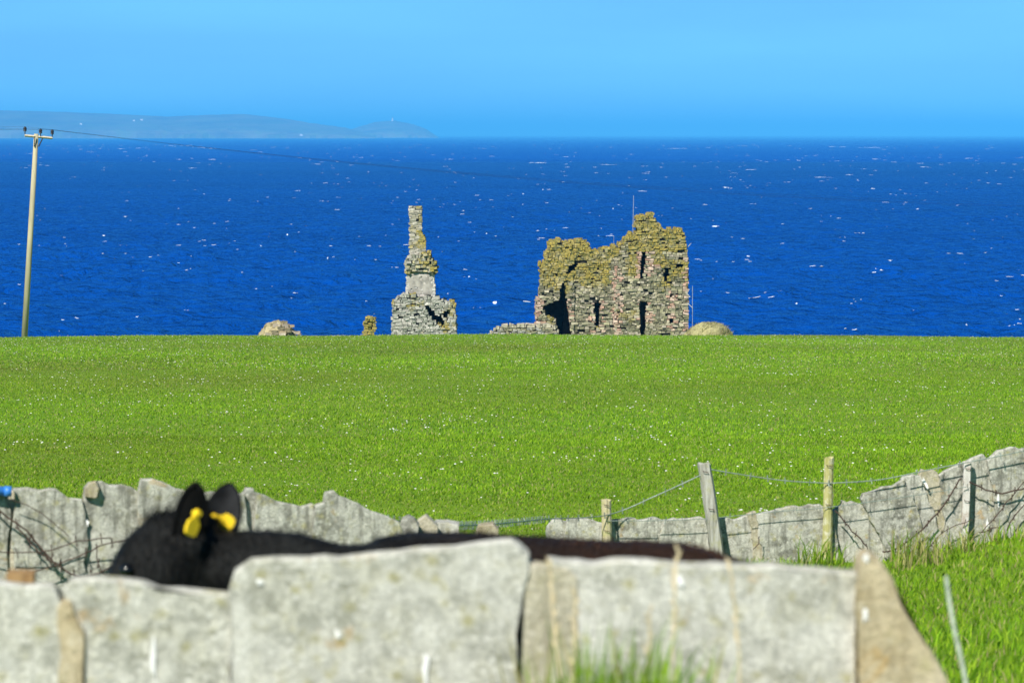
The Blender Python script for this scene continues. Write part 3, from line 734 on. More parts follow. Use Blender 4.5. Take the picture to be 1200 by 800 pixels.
def loose(name, poly, d, th, mat, label, cat='stone', seed=1):
    o = slab(poly, lambda a: d, th, mat, None, seed, .012, name); return tag(o, label, cat)
def to_ground(poly, d):
    x = (poly[0][0] - 600) / F * d; g = 157 + (CAMZ - (G(x, d) - .05)) * F / d
    return poly + [(poly[-1][0] + 4, g), (poly[0][0] - 4, g)]
loose('fallen_stone', to_ground([(466, 618), (470, 610), (478, 606), (487, 607), (491, 616)], 22.2), 22.2, .16, M_slab_far, 'pale white-topped stone at the broken end of the left wall', seed=31)
loose('fallen_stone', to_ground([(486, 620), (490, 610), (499, 604), (506, 611), (512, 618)], 22.4), 22.4, .16, M_slab_buff, 'pointed buff stone right of the left wall end', seed=32)
loose('fallen_stone', to_ground([(505, 620), (509, 613), (522, 614), (534, 618), (538, 626)], 22.6), 22.6, .2, M_slab_far, 'flat grey stone ending the broken left wall', seed=33)
loose('fallen_stone', to_ground([(554, 628), (558, 618), (567, 614), (577, 615), (582, 621), (584, 632)], 25), 25, .2, M_rust, 'orange lichened stone alone in the gap between the walls', seed=34)
loose('lichened_stone', [(97, 584), (98, 573), (104, 566), (113, 563), (119, 571), (117, 580), (110, 586)], ld(108) - .012, .07, M_rust, 'orange and white lichened stone perched on the left wall', seed=35)

# back right wall
rd = inv(33.5, 640, 34.2, 1200)
rw = empty('flagstone_wall', (P(900, 600, rd(900)).x, rd(900), G(2, rd(900)))); tag(rw, 'slanting grey flagstone wall climbing to the right field corner', 'stone wall')
def rslab(top, off, seed, mat=M_slab_far, lean=0, thick=.07, lab=None):
    o = slab(bottom(top, rd, .12, lean), rd, thick, mat, rw, seed, .011, off=off * .55)
    if lab: o['label'] = lab
    return o
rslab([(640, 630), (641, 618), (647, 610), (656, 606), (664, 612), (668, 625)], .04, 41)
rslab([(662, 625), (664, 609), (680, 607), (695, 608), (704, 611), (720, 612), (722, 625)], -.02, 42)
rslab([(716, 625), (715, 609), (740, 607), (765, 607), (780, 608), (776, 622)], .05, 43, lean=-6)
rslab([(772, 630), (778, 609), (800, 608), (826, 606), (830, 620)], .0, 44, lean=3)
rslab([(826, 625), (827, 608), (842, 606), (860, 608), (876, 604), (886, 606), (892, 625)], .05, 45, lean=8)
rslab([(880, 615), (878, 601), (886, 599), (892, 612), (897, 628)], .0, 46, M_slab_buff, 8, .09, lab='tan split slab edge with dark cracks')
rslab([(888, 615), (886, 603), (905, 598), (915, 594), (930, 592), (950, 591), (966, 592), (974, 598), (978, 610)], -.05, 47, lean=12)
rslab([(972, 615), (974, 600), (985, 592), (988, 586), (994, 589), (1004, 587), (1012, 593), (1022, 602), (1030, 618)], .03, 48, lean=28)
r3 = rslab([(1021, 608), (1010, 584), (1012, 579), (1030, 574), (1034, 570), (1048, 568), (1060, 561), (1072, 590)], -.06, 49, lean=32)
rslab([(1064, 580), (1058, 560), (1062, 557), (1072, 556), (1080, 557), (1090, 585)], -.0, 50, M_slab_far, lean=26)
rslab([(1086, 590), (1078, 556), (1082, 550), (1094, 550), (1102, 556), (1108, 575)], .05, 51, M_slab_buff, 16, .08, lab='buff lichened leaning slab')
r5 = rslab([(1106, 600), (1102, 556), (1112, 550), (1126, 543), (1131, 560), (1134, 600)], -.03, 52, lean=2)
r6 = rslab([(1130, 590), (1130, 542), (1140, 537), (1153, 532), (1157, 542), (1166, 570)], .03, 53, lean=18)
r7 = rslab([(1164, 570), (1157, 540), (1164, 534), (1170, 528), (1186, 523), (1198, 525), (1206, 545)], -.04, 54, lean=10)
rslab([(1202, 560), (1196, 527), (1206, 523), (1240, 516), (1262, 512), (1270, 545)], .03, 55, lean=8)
rslab([(1262, 560), (1260, 516), (1300, 505), (1340, 498), (1350, 540)], -.03, 56, lean=8)
L2 = rw.location; nn = Vector(r3['nn'])
for pr, px, py, w_, h_, ln in ((r3, 1052, 649, .025, .055, -.5), (r3, 1084, 565, .02, .05, -.45), (r7, 1170, 586, .018, .06, -.1), (r6, 1157, 613, .018, .045, 0), (r3, 1052, 572, .02, .03, -.6), (r3, 1037, 624, .02, .035, -.6)):
    splat(pr, L2, px, py, rd(px) - .03, w_, h_, nn, ln)

# ------------------------------------------------------------------ fence posts and wires
def post(px0, py0, px1, py1, d, w_, mat, label, square=True, depth=None):
    top = P(px0, py0, d); bot = P(px1, py1, d); k = (G(bot.x, d) - .1 - top.z) / (bot.z - top.z); bot = top.lerp(bot, k)
    m = MB(); n = 10; rr = random.Random(int(px0)); segs = 14
    for i in range(segs + 1):
        c = bot.lerp(top, i / segs)
        for k in range(n):
            th = 2 * math.pi * (k + .5) / n; q = 1 + .07 * noise.noise(Vector((math.cos(th) * 2, math.sin(th) * 2, i * .45 + px0)))
            cx, cy = math.cos(th), math.sin(th)
            if square: s_ = 1 / max(abs(cx), abs(cy)) * .93; s_ = min(s_, 1.22); cx *= s_; cy *= s_
            m.v.append((c.x + cx * w_ * q, c.y + cy * w_ * q, c.z + (rr.uniform(-.012, .012) if i == segs else 0)))
    for i in range(segs):
        for k in range(n): m.face((i * n + k, i * n + (k + 1) % n, (i + 1) * n + (k + 1) % n, (i + 1) * n + k))
    m.v.append(tuple(top + Vector((0, 0, .004)))); ti = len(m.v) - 1
    for k in range(n): m.face((segs * n + k, segs * n + (k + 1) % n, ti))
    e = empty('fence_post', bot); tag(e, label, 'fence post', 'fence posts along the right wall'); m.build('shaft', mat, e, bot)
    for q in (.93, .6):                                                # the staples that hold the wires
        c = bot.lerp(top, q) + Vector((0, -w_ * 1.05, 0)); MB().tube([c + Vector((-.02, 0, .012)), c + Vector((-.02, -.012, .006)), c + Vector((.02, -.012, .0)), c + Vector((.02, 0, -.008))], .003, 5).build('staple', M_rusty, e, bot)
    return top, bot
post(710.5, 585, 711.5, 650, rd(711) - .06, .042, M_post_tan, 'short tan fence post at the low left part of the right wall', False)
post(825, 543, 842, 655, rd(830) - .08, .058, M_post_grey, 'leaning grey lichened fence post, pitted, beside the calf rump')
post(971.5, 536, 969, 655, rd(971) - .06, .040, M_post_green, 'upright slim greenish-tan fence post against the right wall', False)
post(1134, 541, 1130, 652, rd(1133) - .055, .034, M_post_white, 'whitened peeling fence post at the far right wall')

def wire(pts, r, mat, label, name='fence_wire', barbs=0, jig=0.0, cat='wire', seed=0):
    rr = random.Random(seed + len(pts)); P3 = [P(*p) for p in pts]; out = []
    for i in range(len(P3) - 1):                                        # Catmull-Rom through the points
        p0, p1, p2, p3 = P3[max(i - 1, 0)], P3[i], P3[i + 1], P3[min(i + 2, len(P3) - 1)]
        n = max(3, int((p2 - p1).length / .06))
        for k in range(n):
            t = k / n
            q = .5 * ((2 * p1) + (p2 - p0) * t + (2 * p0 - 5 * p1 + 4 * p2 - p3) * t * t + (3 * p1 - p0 - 3 * p2 + p3) * t ** 3)
            out.append(q + Vector((rr.uniform(-jig, jig), rr.uniform(-jig, jig), rr.uniform(-jig, jig))))
    out.append(P3[-1]); m = MB().tube(out, r, 6)
    if barbs:
        acc = 0
        for a, b in zip(out[:-1], out[1:]):
            acc += (b - a).length
            if acc > barbs:
                acc = 0
                for s_ in (-1, 1):
                    d_ = Vector((rr.uniform(-.4, .4), rr.uniform(-.5, .5), s_)).normalized() * .028
                    m.tube([b - d_, b + d_], [r * .7, r * .35], 4)
    return tag(m.build(name, mat, origin=P3[0]), label, cat)
o_ = lambda px: rd(px) - .11
wire([(430, 606, 21.3), (520, 615, 24), (580, 613.5, 28), (640, 608, 32.4), (712, 603, o_(712)), (770, 580, o_(770)), (822, 556, o_(822))], .0048, M_wire, 'grey-green top wire rising from the gap to the leaning post', barbs=.14, seed=1)
wire([(828, 549, o_(828)), (870, 556, o_(870)), (920, 563, o_(920)), (971, 566, o_(971))], .0048, M_wire, 'sagging top wire between the leaning post and the slim post', barbs=.14, seed=2)
wire([(971, 566, o_(971)), (1030, 562, o_(1030)), (1090, 550, o_(1090)), (1134, 541.5, o_(1134)), (1200, 528, o_(1200)), (1290, 508, o_(1290))], .0048, M_wire, 'top wire climbing right from the slim post above the slabs', barbs=.14, seed=3)
wire([(712, 610, o_(712)), (780, 609.5, o_(780)), (838, 606.5, o_(838)), (900, 600, o_(900)), (971, 594, o_(971)), (1060, 582, o_(1060)), (1134, 570, o_(1134))], .0032, M_wire, 'lower grey wire running along the slab tops', barbs=.14, seed=4)
wire([(978, 597, o_(978)), (990, 612, o_(990)), (1003, 626, o_(1003)), (1016, 640, o_(1016))], 0.0059, M_rusty, 'short dark broken wire hanging right of the slim post', barbs=.11, jig=.008, seed=5)
wire([(1034, 646, o_(1034)), (1048, 644, o_(1048)), (1075, 625, o_(1075)), (1100, 600, o_(1100)), (1116, 575, o_(1116)), (1127, 560, o_(1127))], 0.0065, M_rusty, 'rusty barbed wire drooping left from the whitened post', barbs=.11, jig=.006, seed=6)
wire([(1136, 564, o_(1136)), (1150, 571, o_(1150)), (1168, 577, o_(1168)), (1190, 575, o_(1190)), (1230, 560, o_(1230))], 0.0065, M_rusty, 'rusty barbed wire sagging right from the whitened post', barbs=.11, jig=.006, seed=7)
wire([(1150, 624, o_(1150)), (1165, 608, o_(1165)), (1180, 588, o_(1180)), (1205, 562, o_(1205))], 0.0046, M_rusty, 'dark thin wire slanting up across the rightmost slabs', barbs=.11, jig=.01, seed=8)
wire([(1180, 622, o_(1180)), (1188, 606, o_(1188)), (1204, 586, o_(1204))], 0.0052, M_rusty, 'dark wire end at the right picture edge', barbs=.11, jig=.01, seed=9)
wire([(1075, 650, o_(1075)), (1092, 638, o_(1092)), (1110, 620, o_(1110)), (1140, 608, o_(1140))], 0.0039, M_rusty, 'thin dark wire low on the slabs left of the whitened post', barbs=.12, jig=.01, seed=10)
wire([(1148, 624, o_(1148)), (1160, 620, o_(1160)), (1172, 618, o_(1172))], 0.0046, M_rusty, 'short dark wire piece low on the slabs right of the whitened post', barbs=.1, jig=.01, seed=11)
wire([(882, 644, o_(882)), (888, 637, o_(888)), (890, 628, o_(890))], 0.0039, M_rusty, 'small dark curl of wire by the split slab', jig=.006, seed=12)
q_ = lambda px: ld(px) - .07
wire([(-20, 580, q_(-20)), (10, 606, q_(10)), (40, 632, q_(40)), (66, 664, q_(66))], 0.0052, M_rusty, 'thick dark barbed wire slanting down across the left wall', barbs=.07, jig=.006, seed=13)
wire([(20, 618, q_(20)), (36, 635, q_(36)), (52, 652, q_(52)), (72, 664, q_(72)), (88, 674, q_(88)), (115, 672, q_(115)), (140, 660, q_(140))], 0.0046, M_rusty, 'dark barbed wire curling down towards the calf muzzle', barbs=.08, jig=.006, seed=14)
wire([(-20, 644, q_(-20)), (20, 648, q_(20)), (60, 644, q_(60)), (90, 634, q_(90)), (130, 630, q_(130))], 0.0033, M_rusty, 'thin upper dark wire crossing the left wall', barbs=.12, jig=.004, seed=15)
wire([(40, 670, q_(40)), (70, 660, q_(70)), (100, 648, q_(100)), (122, 638, q_(122)), (150, 632, q_(150))], 0.0039, M_rusty, 'thin dark wire rising right across the left wall', barbs=.1, jig=.004, seed=16)
wire([(112, 636, q_(112)), (114, 655, q_(114)), (118, 668, q_(118)), (128, 676, q_(128)), (140, 672, q_(140))], 0.0033, M_rusty, 'dark wire loop hanging in front of the calf muzzle', barbs=.1, jig=.004, seed=17)
wire([(12, 584, q_(12)), (42, 597, q_(42)), (62, 612, q_(62)), (80, 628, q_(80))], 0.0026, M_rusty, 'faint thin wire on the left wall below its top', jig=.003, seed=18)
wire([(1109, 676, 10.2), (1112, 700, 10.1), (1119, 740, 10.0), (1127, 775, 9.9), (1134, 820, 9.8), (1150, 1000, 9.6)], .0055, M_wire_pale, 'blurred grey-green wire end standing right of the foreground wall', seed=19)

# blue pipe and brown plank end
a, b = P(-90, 573, 20.84), P(13, 575.5, 20.875)
e = empty('blue_pipe', b); tag(e, 'blue plastic pipe end lying on the wall top at the left edge', 'pipe')
MB().tube([a, b], .024, 14).build('tube', M_blue, e, b, True); MB().tube([P(5, 575.4, 20.872), P(13.6, 575.6, 20.876)], .027, 14).build('collar', M_blue, e, b, True)
pl = MB(); c = P(25, 679, 9.55)
pl.box(c.x - .032, c.x + .032, c.y - .03, c.y + .04, G(c.x, 9.55) - .1, c.z + .018, None, .003)
tag(pl.build('wooden_stake', M_plank, origin=(c.x, c.y, G(c.x, 9.55))), 'brown flat-topped wooden stake just behind the leftmost front slab', 'stake')

# ------------------------------------------------------------------ black calf
CD = 11.0; gz = G(-.3, CD)
def C3(px, py, dy=0.0): return P(px, py, CD + dy)
def loft(bm, secs, n=20):
    """secs: centre, half width (across), half height (in the body's plane), smooth tube of ellipses with round ends"""
    cs = [s[0] for s in secs]; rings = []
    for i, (c, hw, hh) in enumerate(secs):
        t = (cs[min(i + 1, len(cs) - 1)] - cs[max(i - 1, 0)]).normalized()
        side = Vector((0, 1, 0)); side = (side - t * side.dot(t)).normalized(); up = t.cross(side).normalized()
        rings.append([bm.verts.new(c + side * (math.cos(2 * math.pi * k / n) * hw) + up * (math.sin(2 * math.pi * k / n) * hh)) for k in range(n)])
    for r1, r2 in zip(rings[:-1], rings[1:]):
        for k in range(n): bm.faces.new((r1[k], r1[(k + 1) % n], r2[(k + 1) % n], r2[k]))
    bm.faces.new(rings[0][::-1]); bm.faces.new(rings[-1])
calf = empty('calf', (C3(620, 700).x, CD, gz)); tag(calf, 'black calf with yellow ear tags standing behind the foreground wall', 'calf')
bm = bmesh.new(); KX = CD / F
def top_sec(px, pytop, hh, hw, dy=0.0): c = C3(px, pytop - 6.5, dy); return (c - Vector((0, 0, hh)), hw, hh)
loft(bm, [top_sec(372, 672, .12, .07), top_sec(392, 648, .20, .12), top_sec(425, 633, .25, .16), top_sec(470, 628, .275, .19), top_sec(530, 628.5, .285, .22), top_sec(600, 633, .295, .24), top_sec(680, 637, .29, .24),
          top_sec(735, 637, .275, .22), top_sec(775, 637, .25, .20), top_sec(812, 642, .23, .18), top_sec(850, 652, .20, .15), top_sec(884, 664, .16, .11), top_sec(904, 690, .10, .06)])
loft(bm, [top_sec(432, 640, .20, .14), top_sec(400, 641, .185, .125), top_sec(372, 638, .17, .11), top_sec(330, 627, .155, .095), top_sec(288, 625.5, .14, .085), top_sec(256, 628, .125, .08), top_sec(232, 640, .10, .07)])
hd = [(250, 640, .075, .07, 0), (234, 637, .10, .085, 0), (208, 648, .125, .092, -.01), (185, 670, .125, .098, -.025), (167, 698, .113, .09, -.045), (153, 730, .092, .07, -.06), (143, 765, .076, .062, -.075), (137, 795, .070, .066, -.09), (130, 815, .058, .058, -.10), (126, 826, .03, .03, -.105)]
loft(bm, [(C3(a, b, dy), w_, h_) for a, b, h_, w_, dy in hd])              # head: poll to muzzle, turned slightly to the camera
for sy in (-1, 1):                                                     # brow ridge, jaw, shoulders and haunches
    for (px, py, dy, rx_, ry_, rz_) in ((160, 655, .066, .05, .03, .04), (205, 700, .05, .07, .04, .08), (450, 745, .13, .11, .07, .20), (810, 725, .11, .13, .09, .19)):
        c = C3(px, py, dy * sy); g = bmesh.ops.create_uvsphere(bm, u_segments=16, v_segments=10, radius=1.0)
        for v in g['verts']: v.co = Vector((v.co.x * rx_, v.co.y * ry_, v.co.z * rz_)) + c
    def leg(pts):
        secs = []
        for px, h, r in pts: p = C3(px, 640); secs.append((Vector((p.x, CD + sy * .125, gz + h)), r, r))
        loft(bm, secs, 14)
    leg([(445, .66, .09), (440, .52, .075), (443, .40, .055), (440, .31, .046), (441, .22, .034), (440, .12, .032), (437, .075, .042), (432, .03, .046), (431, .002, .05)])
    leg([(818, .70, .12), (800, .56, .105), (818, .44, .065), (842, .345, .042), (838, .24, .034), (836, .12, .034), (831, .075, .044), (826, .03, .047), (825, .002, .05)])
tl = [(896, 668, .035), (910, 690, .028), (915, 730, .022), (915, 800, .018), (916, 870, .03), (916, 930, .034), (917, 965, .012)]
loft(bm, [(C3(a, b), r, r) for a, b, r in tl], 10)
me = bpy.data.meshes.new('tmp'); bm.to_mesh(me); bm.free()
tmp = bpy.data.objects.new('tmp', me); col.objects.link(tmp)
md = tmp.modifiers.new('r', 'REMESH'); md.mode = 'VOXEL'; md.voxel_size = .013; md.use_smooth_shade = True
ms = tmp.modifiers.new('s', 'SMOOTH'); ms.factor = .6; ms.iterations = 5
dg = bpy.context.evaluated_depsgraph_get(); bme = bpy.data.meshes.new_from_object(tmp.evaluated_get(dg)); bpy.data.objects.remove(tmp); bme.name = 'body'
co = np.empty(len(bme.vertices) * 3, np.float32); bme.vertices.foreach_get('co', co); co = co.reshape(-1, 3)
nv_ = np.empty(len(bme.vertices) * 3, np.float32); bme.vertices.foreach_get('normal', nv_); nv_ = nv_.reshape(-1, 3)
WV, WN = co.copy(), nv_.copy()
co -= np.array(calf.location); bme.vertices.foreach_set('co', co.ravel()); bme.materials.clear(); bme.materials.append(M_hide); bme.update()
body = bpy.data.objects.new('body', bme); col.objects.link(body); body.parent = calf

def hair():
    """short coat: a thin hair on every part of the head, neck and back that shows above the wall"""
    sel = np.where(WV[:, 2] > gz + .62)[0]; idx = rng.choice(sel, 42000); p = WV[idx] + rng.normal(0, .005, (len(idx), 3)); n_ = WN[idx]
    flow = np.tile(np.array([.75, 0, -.55]), (len(idx), 1)); head = p[:, 0] < C3(235, 640).x; flow[head] = [.5, 0, -.15]
    d_ = n_ * .55 + flow + rng.normal(0, .22, (len(idx), 3)); d_ /= np.linalg.norm(d_, axis=1, keepdims=True)
    L = rng.uniform(.008, .017, (len(idx), 1)); L[head] *= .75; poll = head & (p[:, 2] > C3(200, 612).z) & (rng.random(len(idx)) < .5); L[poll] *= 2.6; d_[poll] += [-.2, 0, .5]; crest = (np.abs(p[:, 1] - CD) < .05) & (p[:, 0] < C3(330, 640).x) & (n_[:, 2] > .4); L[crest] *= 1.9
    s_ = np.cross(d_, rng.normal(0, 1, (len(idx), 3))); s_ /= np.linalg.norm(s_, axis=1, keepdims=True)
    V = np.stack([p - s_ * .0012 - n_ * .002, p + s_ * .0012 - n_ * .002, p + d_ * L], 1).reshape(-1, 3) - np.array(calf.location)
    Fc = np.arange(len(V)).reshape(-1, 3); k = rng.uniform(.5, 1.6, (len(idx), 1))
    br = np.clip((p[:, :1] - C3(470, 640).x) / .5, 0, 1)
    k *= .35 + 1.5 * np.clip(.5 + .5 * np.sin(p[:, :1] * 31 + 2 * np.sin(p[:, 2:3] * 23)) * np.sin(p[:, 2:3] * 27 + p[:, :1] * 9), 0, 1); cl = (np.array([[.0045, .0047, .0045]]) * (1 - br) + np.array([[.030, .014, .008]]) * br) * k
    o = tri_mesh('coat', V, Fc, cl, M_coat); o.parent = calf
M_coat = toned('calf_coat', .55, .2, 3, 0, 0, .08)
hair()

def ear(base, tip, wd, cup, face, label):
    """leaf-shaped cupped ear; face is the direction its hollow looks"""
    b, t = Vector(base), Vector(tip); ax = (t - b); L = ax.length; ax.normalize(); fc = Vector(face); fc = (fc - ax * fc.dot(ax)).normalized(); sd = ax.cross(fc).normalized()
    outer, inner = MB(), MB(); n, k = 12, 9
    for m, th in ((outer, -.008), (inner, .0)):
        for i in range(n + 1):
            u = i / n; w_ = wd * (math.sin(math.pi * min(1, u * .80 + .19)) ** .55) * (1 if u < .97 else .6)
            for j in range(k):
                s_ = j / (k - 1) * 2 - 1; ang = s_ * cup
                m.v.append(tuple(b + ax * (u * L) + sd * (w_ * math.sin(ang) / math.sin(cup)) + fc * (w_ * (1 - math.cos(ang)) * .9 + th)))
        for i in range(n):
            for j in range(k - 1): m.face((i * k + j, i * k + j + 1, (i + 1) * k + j + 1, (i + 1) * k + j))
    oo = outer.build('ear', M_black_hide, calf, b, True)
    io = inner.build('ear_lining', M_ear_in, oo, b, True); io.location = (0, 0, 0)
    rim = MB(); edge = [outer.v[i * k] for i in range(n + 1)] + [outer.v[(n + 1) * k - 1 - j] for j in range(k)][::-1] + [outer.v[i * k + k - 1] for i in range(n, -1, -1)]
    rim.tube(edge, .007, 6); ro = rim.build('ear_rim', M_black_hide, oo, b, True); ro.location = (0, 0, 0)
    return oo, b
def tag_plate(par, b, px, py, dy, w_, h_, rot, yaw):
    c = C3(px, py, dy); m = MB(); out = []
    prof = [(-.28, 1.0), (.28, 1.0), (.34, .55), (.5, .25), (.95, .0), (1.0, -.5), (.85, -.9), (.5, -1.0), (-.5, -1.0), (-.85, -.9), (-1.0, -.5), (-.95, .0), (-.5, .25), (-.34, .55)]
    X = Vector((math.cos(yaw), math.sin(yaw), 0)); Z = Vector((0, 0, 1)); cr, sr = math.cos(rot), math.sin(rot)
    nrm = Vector((-math.sin(yaw), math.cos(yaw), 0))
    for th in (-.004, .004):
        for a, q in prof:
            a2, q2 = a * w_, q * h_
            m.v.append(tuple(c + X * (a2 * cr - q2 * sr) + Z * (a2 * sr + q2 * cr) + nrm * (th + .006 * (1 - q) * .5)))
    n = len(prof); m.face(range(n)); m.face([2 * n - 1 - i for i in range(n)])
    for i in range(n): m.face((i, n + i, n + (i + 1) % n, (i + 1) % n))
    o = m.build('ear_tag', M_yellow, par, c); o.location = c - b
    st = C3(px, py, dy) + X * (-h_ * .7 * sr) + Z * (h_ * .7 * cr)
    s2 = MB().tube([st - nrm * .010, st + nrm * .012], .008, 10).build('tag_stud', M_yellow, o, c); s2.location = (0, 0, 0)
e1, b1 = ear(C3(219, 652, -.07), C3(229, 566, -.095), .042, .75, (-.2, 1, 0), 'near')
e2_, b2 = ear(C3(250, 638, .06), C3(270, 568, .09), .047, .8, (.15, -1, .1), 'far')
tag_plate(e1, b1, 228, 612, -.135, .021, .036, R(-22), R(48))
tag_plate(e2_, b2, 259, 611, .02, .028, .033, R(58), R(-8))
for px, py, dy in ((149, 668, -.118), (149, 668, .055)):
    c = C3(px, py, dy); g = MB(); nu, nvv = 14, 8
    for j in range(nvv + 1):
        for i in range(nu):
            th = 2 * math.pi * i / nu; ph = math.pi * j / nvv
            g.v.append((c.x + .019 * math.sin(ph) * math.cos(th), c.y + .019 * math.sin(ph) * math.sin(th), c.z + .019 * math.cos(ph)))
    for j in range(nvv):
        for i in range(nu): g.face((j * nu + i, j * nu + (i + 1) % nu, (j + 1) * nu + (i + 1) % nu, (j + 1) * nu + i))
    g.build('eye', M_eye, calf, c, True)

# ------------------------------------------------------------------ grass and flowers
def blades(n, ymin, ymax, half, hmin, hmax, wd, segs, seed, pale=.12, xlim=None, lean=.35):
    r = np.random.default_rng(seed)
    y = np.sqrt(r.uniform(ymin ** 2, ymax ** 2, n)); x = r.uniform(-half, half, n) * y
    if xlim: x = r.uniform(xlim[0], xlim[1], n)
    z = ground_np(x, y)
    cl = np.sin(x * .9 + 2.1 * np.sin(y * .31)) * np.sin(y * .7 + 1.7 * np.sin(x * .43)) + .6 * np.sin(x * .23 + y * .11) + .5 * np.sin(x * 2.7 + y * 1.9)
    h = r.uniform(hmin, hmax, n) * (1 + .22 * cl)
    th = r.uniform(0, 2 * np.pi, n); sx, sy = np.cos(th), np.sin(th)
    lx = r.normal(.28 * lean, lean, n) * h; ly = r.normal(0, lean, n) * h; w_ = wd * r.uniform(.6, 1.3, n)
    base = np.stack([x, y, z - .01], 1); s_ = np.stack([sx * w_, sy * w_, 0 * w_], 1)
    tip = base + np.stack([lx, ly, h], 1)
    g1 = np.array([.195, .365, .013]); g2 = np.array([.295, .45, .026]); g3 = np.array([.13, .275, .013]); st = np.array([.42, .40, .15])
    k = r.uniform(0, 1, (n, 1)); c = np.where(k < .45, g1, np.where(k < .75, g2, g3)) * r.uniform(.75, 1.25, (n, 1))
    band = np.clip(.5 + .28 * cl, 0, 1)[:, None]; big = (np.sin(x * .17 + 1.1 * np.sin(y * .06)) + np.sin(y * .085 + 2.2 * np.sin(x * .05 + 1)) + np.sin(x * .41 - y * .13 + 3) * .6)[:, None] / 2.6; c = c * (.84 + .26 * band) * (1 + .20 * big) * np.array([1.0, 1.0, 1.0]) + np.clip(-big, 0, 1) * np.array([[.03, -.015, .01]])
    dry = r.uniform(0, 1, n) < pale * (1.3 - band[:, 0]); c[dry] = st * r.uniform(.6, 1.15, (dry.sum(), 1))
    if segs == 1:
        V = np.stack([base - s_, base + s_, tip], 1).reshape(-1, 3); Fc = np.arange(3 * n).reshape(-1, 3); return V, Fc, c
    mid = base + np.stack([lx * .35, ly * .35, h * .62], 1)
    V = np.stack([base - s_, base + s_, mid - s_ * .75, mid + s_ * .75, tip], 1).reshape(-1, 3); b = np.arange(n)[:, None] * 5
    Fc = np.concatenate([b + [0, 1, 3], b + [0, 3, 2], b + [2, 3, 4]], 1).reshape(-1, 3); return V, Fc, np.repeat(c, 3, 0)
def grass(name, label, sets, mat=None):
    Vs, Fs, Cs, off = [], [], [], 0
    for V, Fc, c in sets: Vs.append(V); Fs.append(Fc + off); Cs.append(c); off += len(V)
    o = tri_mesh(name, np.concatenate(Vs), np.concatenate(Fs), np.concatenate(Cs), mat or M_grass); tag(o, label, 'grass'); return o
grass('pasture_grass', 'short bright green pasture grass covering the field', [
    blades(110000, 37, 66, .155, .02, .055, .008, 3, 2, .12), blades(230000, 37, 66, .155, .015, .045, .010, 1, 3, .12),
    blades(300000, 64, 130, .15, .02, .055, .015, 1, 4, .16), blades(350000, 126, 240.5, .145, .025, .07, .026, 1, 5, .20), blades(7000, 234, 241.5, .15, .03, .11, .03, 1, 8, .35)])
grass('paddock_grass', 'rougher green grass in the strip where the calf stands', [blades(110000, 9.6, 38, .17, .03, .09, .006, 3, 6, .14)])

def tuft(sets, px0, px1, d, n, hmin, hmax, seed, dryk, wd=.006, lean=.35):
    r = np.random.default_rng(seed); x0, x1 = (px0 - 600) / F * d, (px1 - 600) / F * d
    V, Fc, c = blades(n, d - .25, d + .2, .1, hmin, hmax, wd, 3, seed, dryk, (x0, x1), lean); sets.append((V, Fc, c))
sets = []
for px0, px1, d_, n, a, b, k in ((1046, 1085, 33.6, 110, .12, .36, .75), (1085, 1135, 33.7, 80, .1, .3, .5), (1135, 1260, 33.9, 120, .08, .24, .35), (935, 962, 33.0, 60, .15, .38, .25), (962, 985, 33.1, 40, .12, .3, .4), (1050, 1110, 32.6, 110, .1, .22, .6), (1125, 1142, 33.5, 40, .1, .3, .6), (640, 935, 32.4, 200, .08, .2, .4), (-40, 500, 20.2, 500, .1, .25, .4)):
    tuft(sets, px0, px1, d_, n, a, b, int(px0) + 500, k)
grass('tall_grass_tufts', 'tall half-dry grass tufts along the foot of the back walls', sets)
sets = []
for px0, px1, d_, n, a, b, k in ((668, 755, 8.5, 220, .46, .64, .10), (640, 800, 8.4, 170, .42, .57, .35), (612, 650, 8.55, 60, .46, .62, .8), (755, 805, 8.5, 100, .46, .60, .10), (-40, 1100, 8.4, 500, .12, .34, .4)):
    tuft(sets, px0, px1, d_, n, a, b, int(px0) + 900, k, .008, .13)
grass('verge_grass', 'blurred green and straw grass growing up in front of the near wall', sets)
def stem(px0, py0, px1, d, r, label):
    t = P(px0, py0, d); b = P(px1, 800, d); b = Vector((b.x, d, G(b.x, d)))
    pts = [b.lerp(t, k / 8) + Vector((.012 * math.sin(k * .8 + px0), 0, 0)) for k in range(9)]
    e = empty('dry_stem', b); tag(e, label, 'dry grass', 'dry stems in front of the near wall'); MB().tube(pts, [r] * 6 + [r * .8, r * .7, r * .5], 6).build('stalk', M_straw, e, b)
    hd = MB(); rr = random.Random(int(px0))
    for k in range(14):
        c = pts[-3].lerp(pts[-1], k / 14); q = Vector((rr.uniform(-1, 1), rr.uniform(-1, 1), 1.6)).normalized() * .022
        hd.tube([c, c + q * .5, c + q], [.0012, .0028, .0008], 5)
    o = hd.build('seed_head', M_straw, e, b)
M_straw = simple('dry_straw', (.62, .52, .34), .85, .2, .2, 30)
stem(652, 655, 660, 8.5, .0045, 'thick pale dry stem right of the tallest front slab')
stem(792, 640, 803, 8.5, .0026, 'short-headed dry stem crossing the calf rump')
stem(858, 655, 866, 8.5, .0030, 'dry stem rising in front of the right front slab')
stem(668, 690, 672, 8.45, .0035, 'lower pale dry stem among the green blades')
stem(756, 712, 750, 8.5, .0028, 'low dry stem at the right of the green blades')

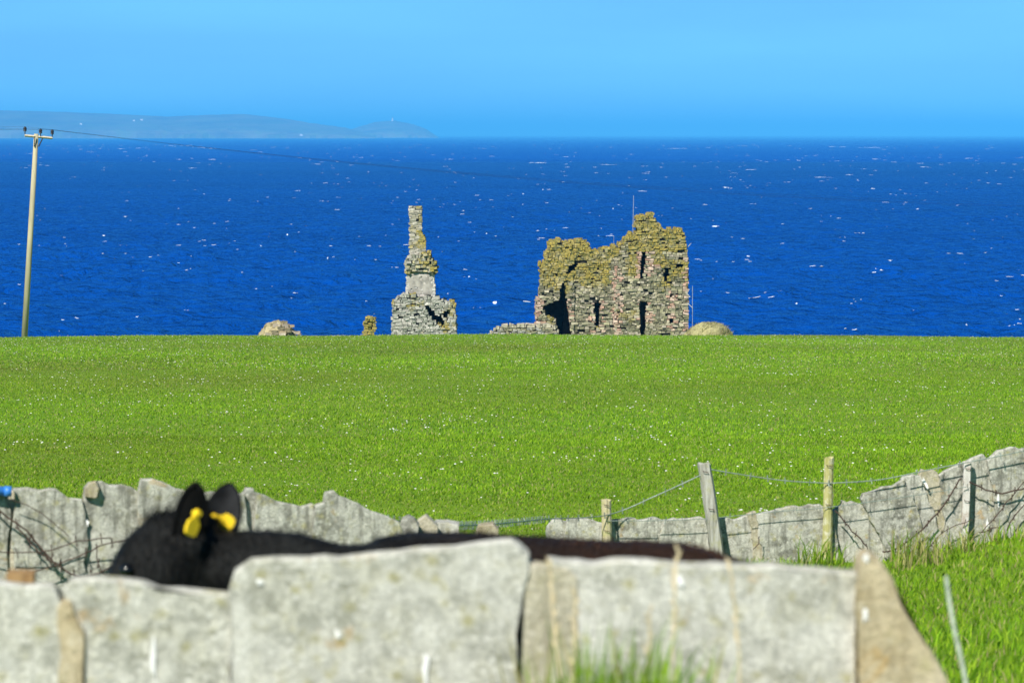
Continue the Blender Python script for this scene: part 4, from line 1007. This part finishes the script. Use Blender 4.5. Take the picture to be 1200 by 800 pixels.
def flowers():
    r = np.random.default_rng(11); ncl = 420
    cy = np.concatenate([np.sqrt(r.uniform(38 ** 2, 110 ** 2, 130)), np.sqrt(r.uniform(110 ** 2, 238 ** 2, 200))]); cx = r.uniform(-.15, .15, len(cy)) * cy
    pts = []
    for x, y in zip(cx, cy):
        k = r.integers(1, 12); s_ = r.uniform(.15, .9) * (1 + y / 120)
        pts += list(np.c_[r.normal(x, s_, k), r.normal(y, s_ * 1.6, k)])
    y2 = np.sqrt(r.uniform(38 ** 2, 238 ** 2, 1300)); pts += list(np.c_[r.uniform(-.15, .15, 1300) * y2, y2])
    p = np.array(pts); p = p[(p[:, 1] > 37.5) & (p[:, 1] < 239)]; n = len(p)
    z = ground_np(p[:, 0], p[:, 1]) + r.uniform(.05, .11, n); R_ = r.uniform(.006, .014, n) * (1 + p[:, 1] / 260)
    V = np.zeros((n, 7, 3)); V[:, 0] = np.c_[p[:, 0], p[:, 1], z + R_ * .5]
    for k in range(6):
        th = 2 * np.pi * k / 6; V[:, k + 1] = np.c_[p[:, 0] + R_ * np.cos(th), p[:, 1] + R_ * np.sin(th), z + R_ * .35 * np.sin(th)]
    b = np.arange(n)[:, None] * 7
    Fc = np.concatenate([b + [0, 1 + k, 1 + (k + 1) % 6] for k in range(6)], 1).reshape(-1, 3)
    c = np.repeat(np.tile([.80, .80, .74], (n, 1)) * r.uniform(.7, 1.05, (n, 1)), 6, 0)
    o = tri_mesh('meadow_flowers', V.reshape(-1, 3), Fc, c, M_flower); tag(o, 'tiny white daisies sprinkled through the pasture', 'flowers')
flowers()

# ------------------------------------------------------------------ sea haze
m = bpy.data.materials.new('haze_air'); m.use_nodes = True; t = m.node_tree; t.nodes.clear()
pv = t.nodes.new('ShaderNodeVolumePrincipled'); om = t.nodes.new('ShaderNodeOutputMaterial')
pv.inputs['Color'].default_value = (.08, .48, 1.0, 1); pv.inputs['Density'].default_value = 6.5e-5; pv.inputs['Anisotropy'].default_value = -.32
t.links.new(pv.outputs[0], om.inputs['Volume'])
o = MB().box(-20000, 20000, -700, 90000, -3.5, 175).build('haze', m, origin=(0, 0, 0)); tag(o, 'thin blue sea haze over the whole view', 'haze', kind='stuff')
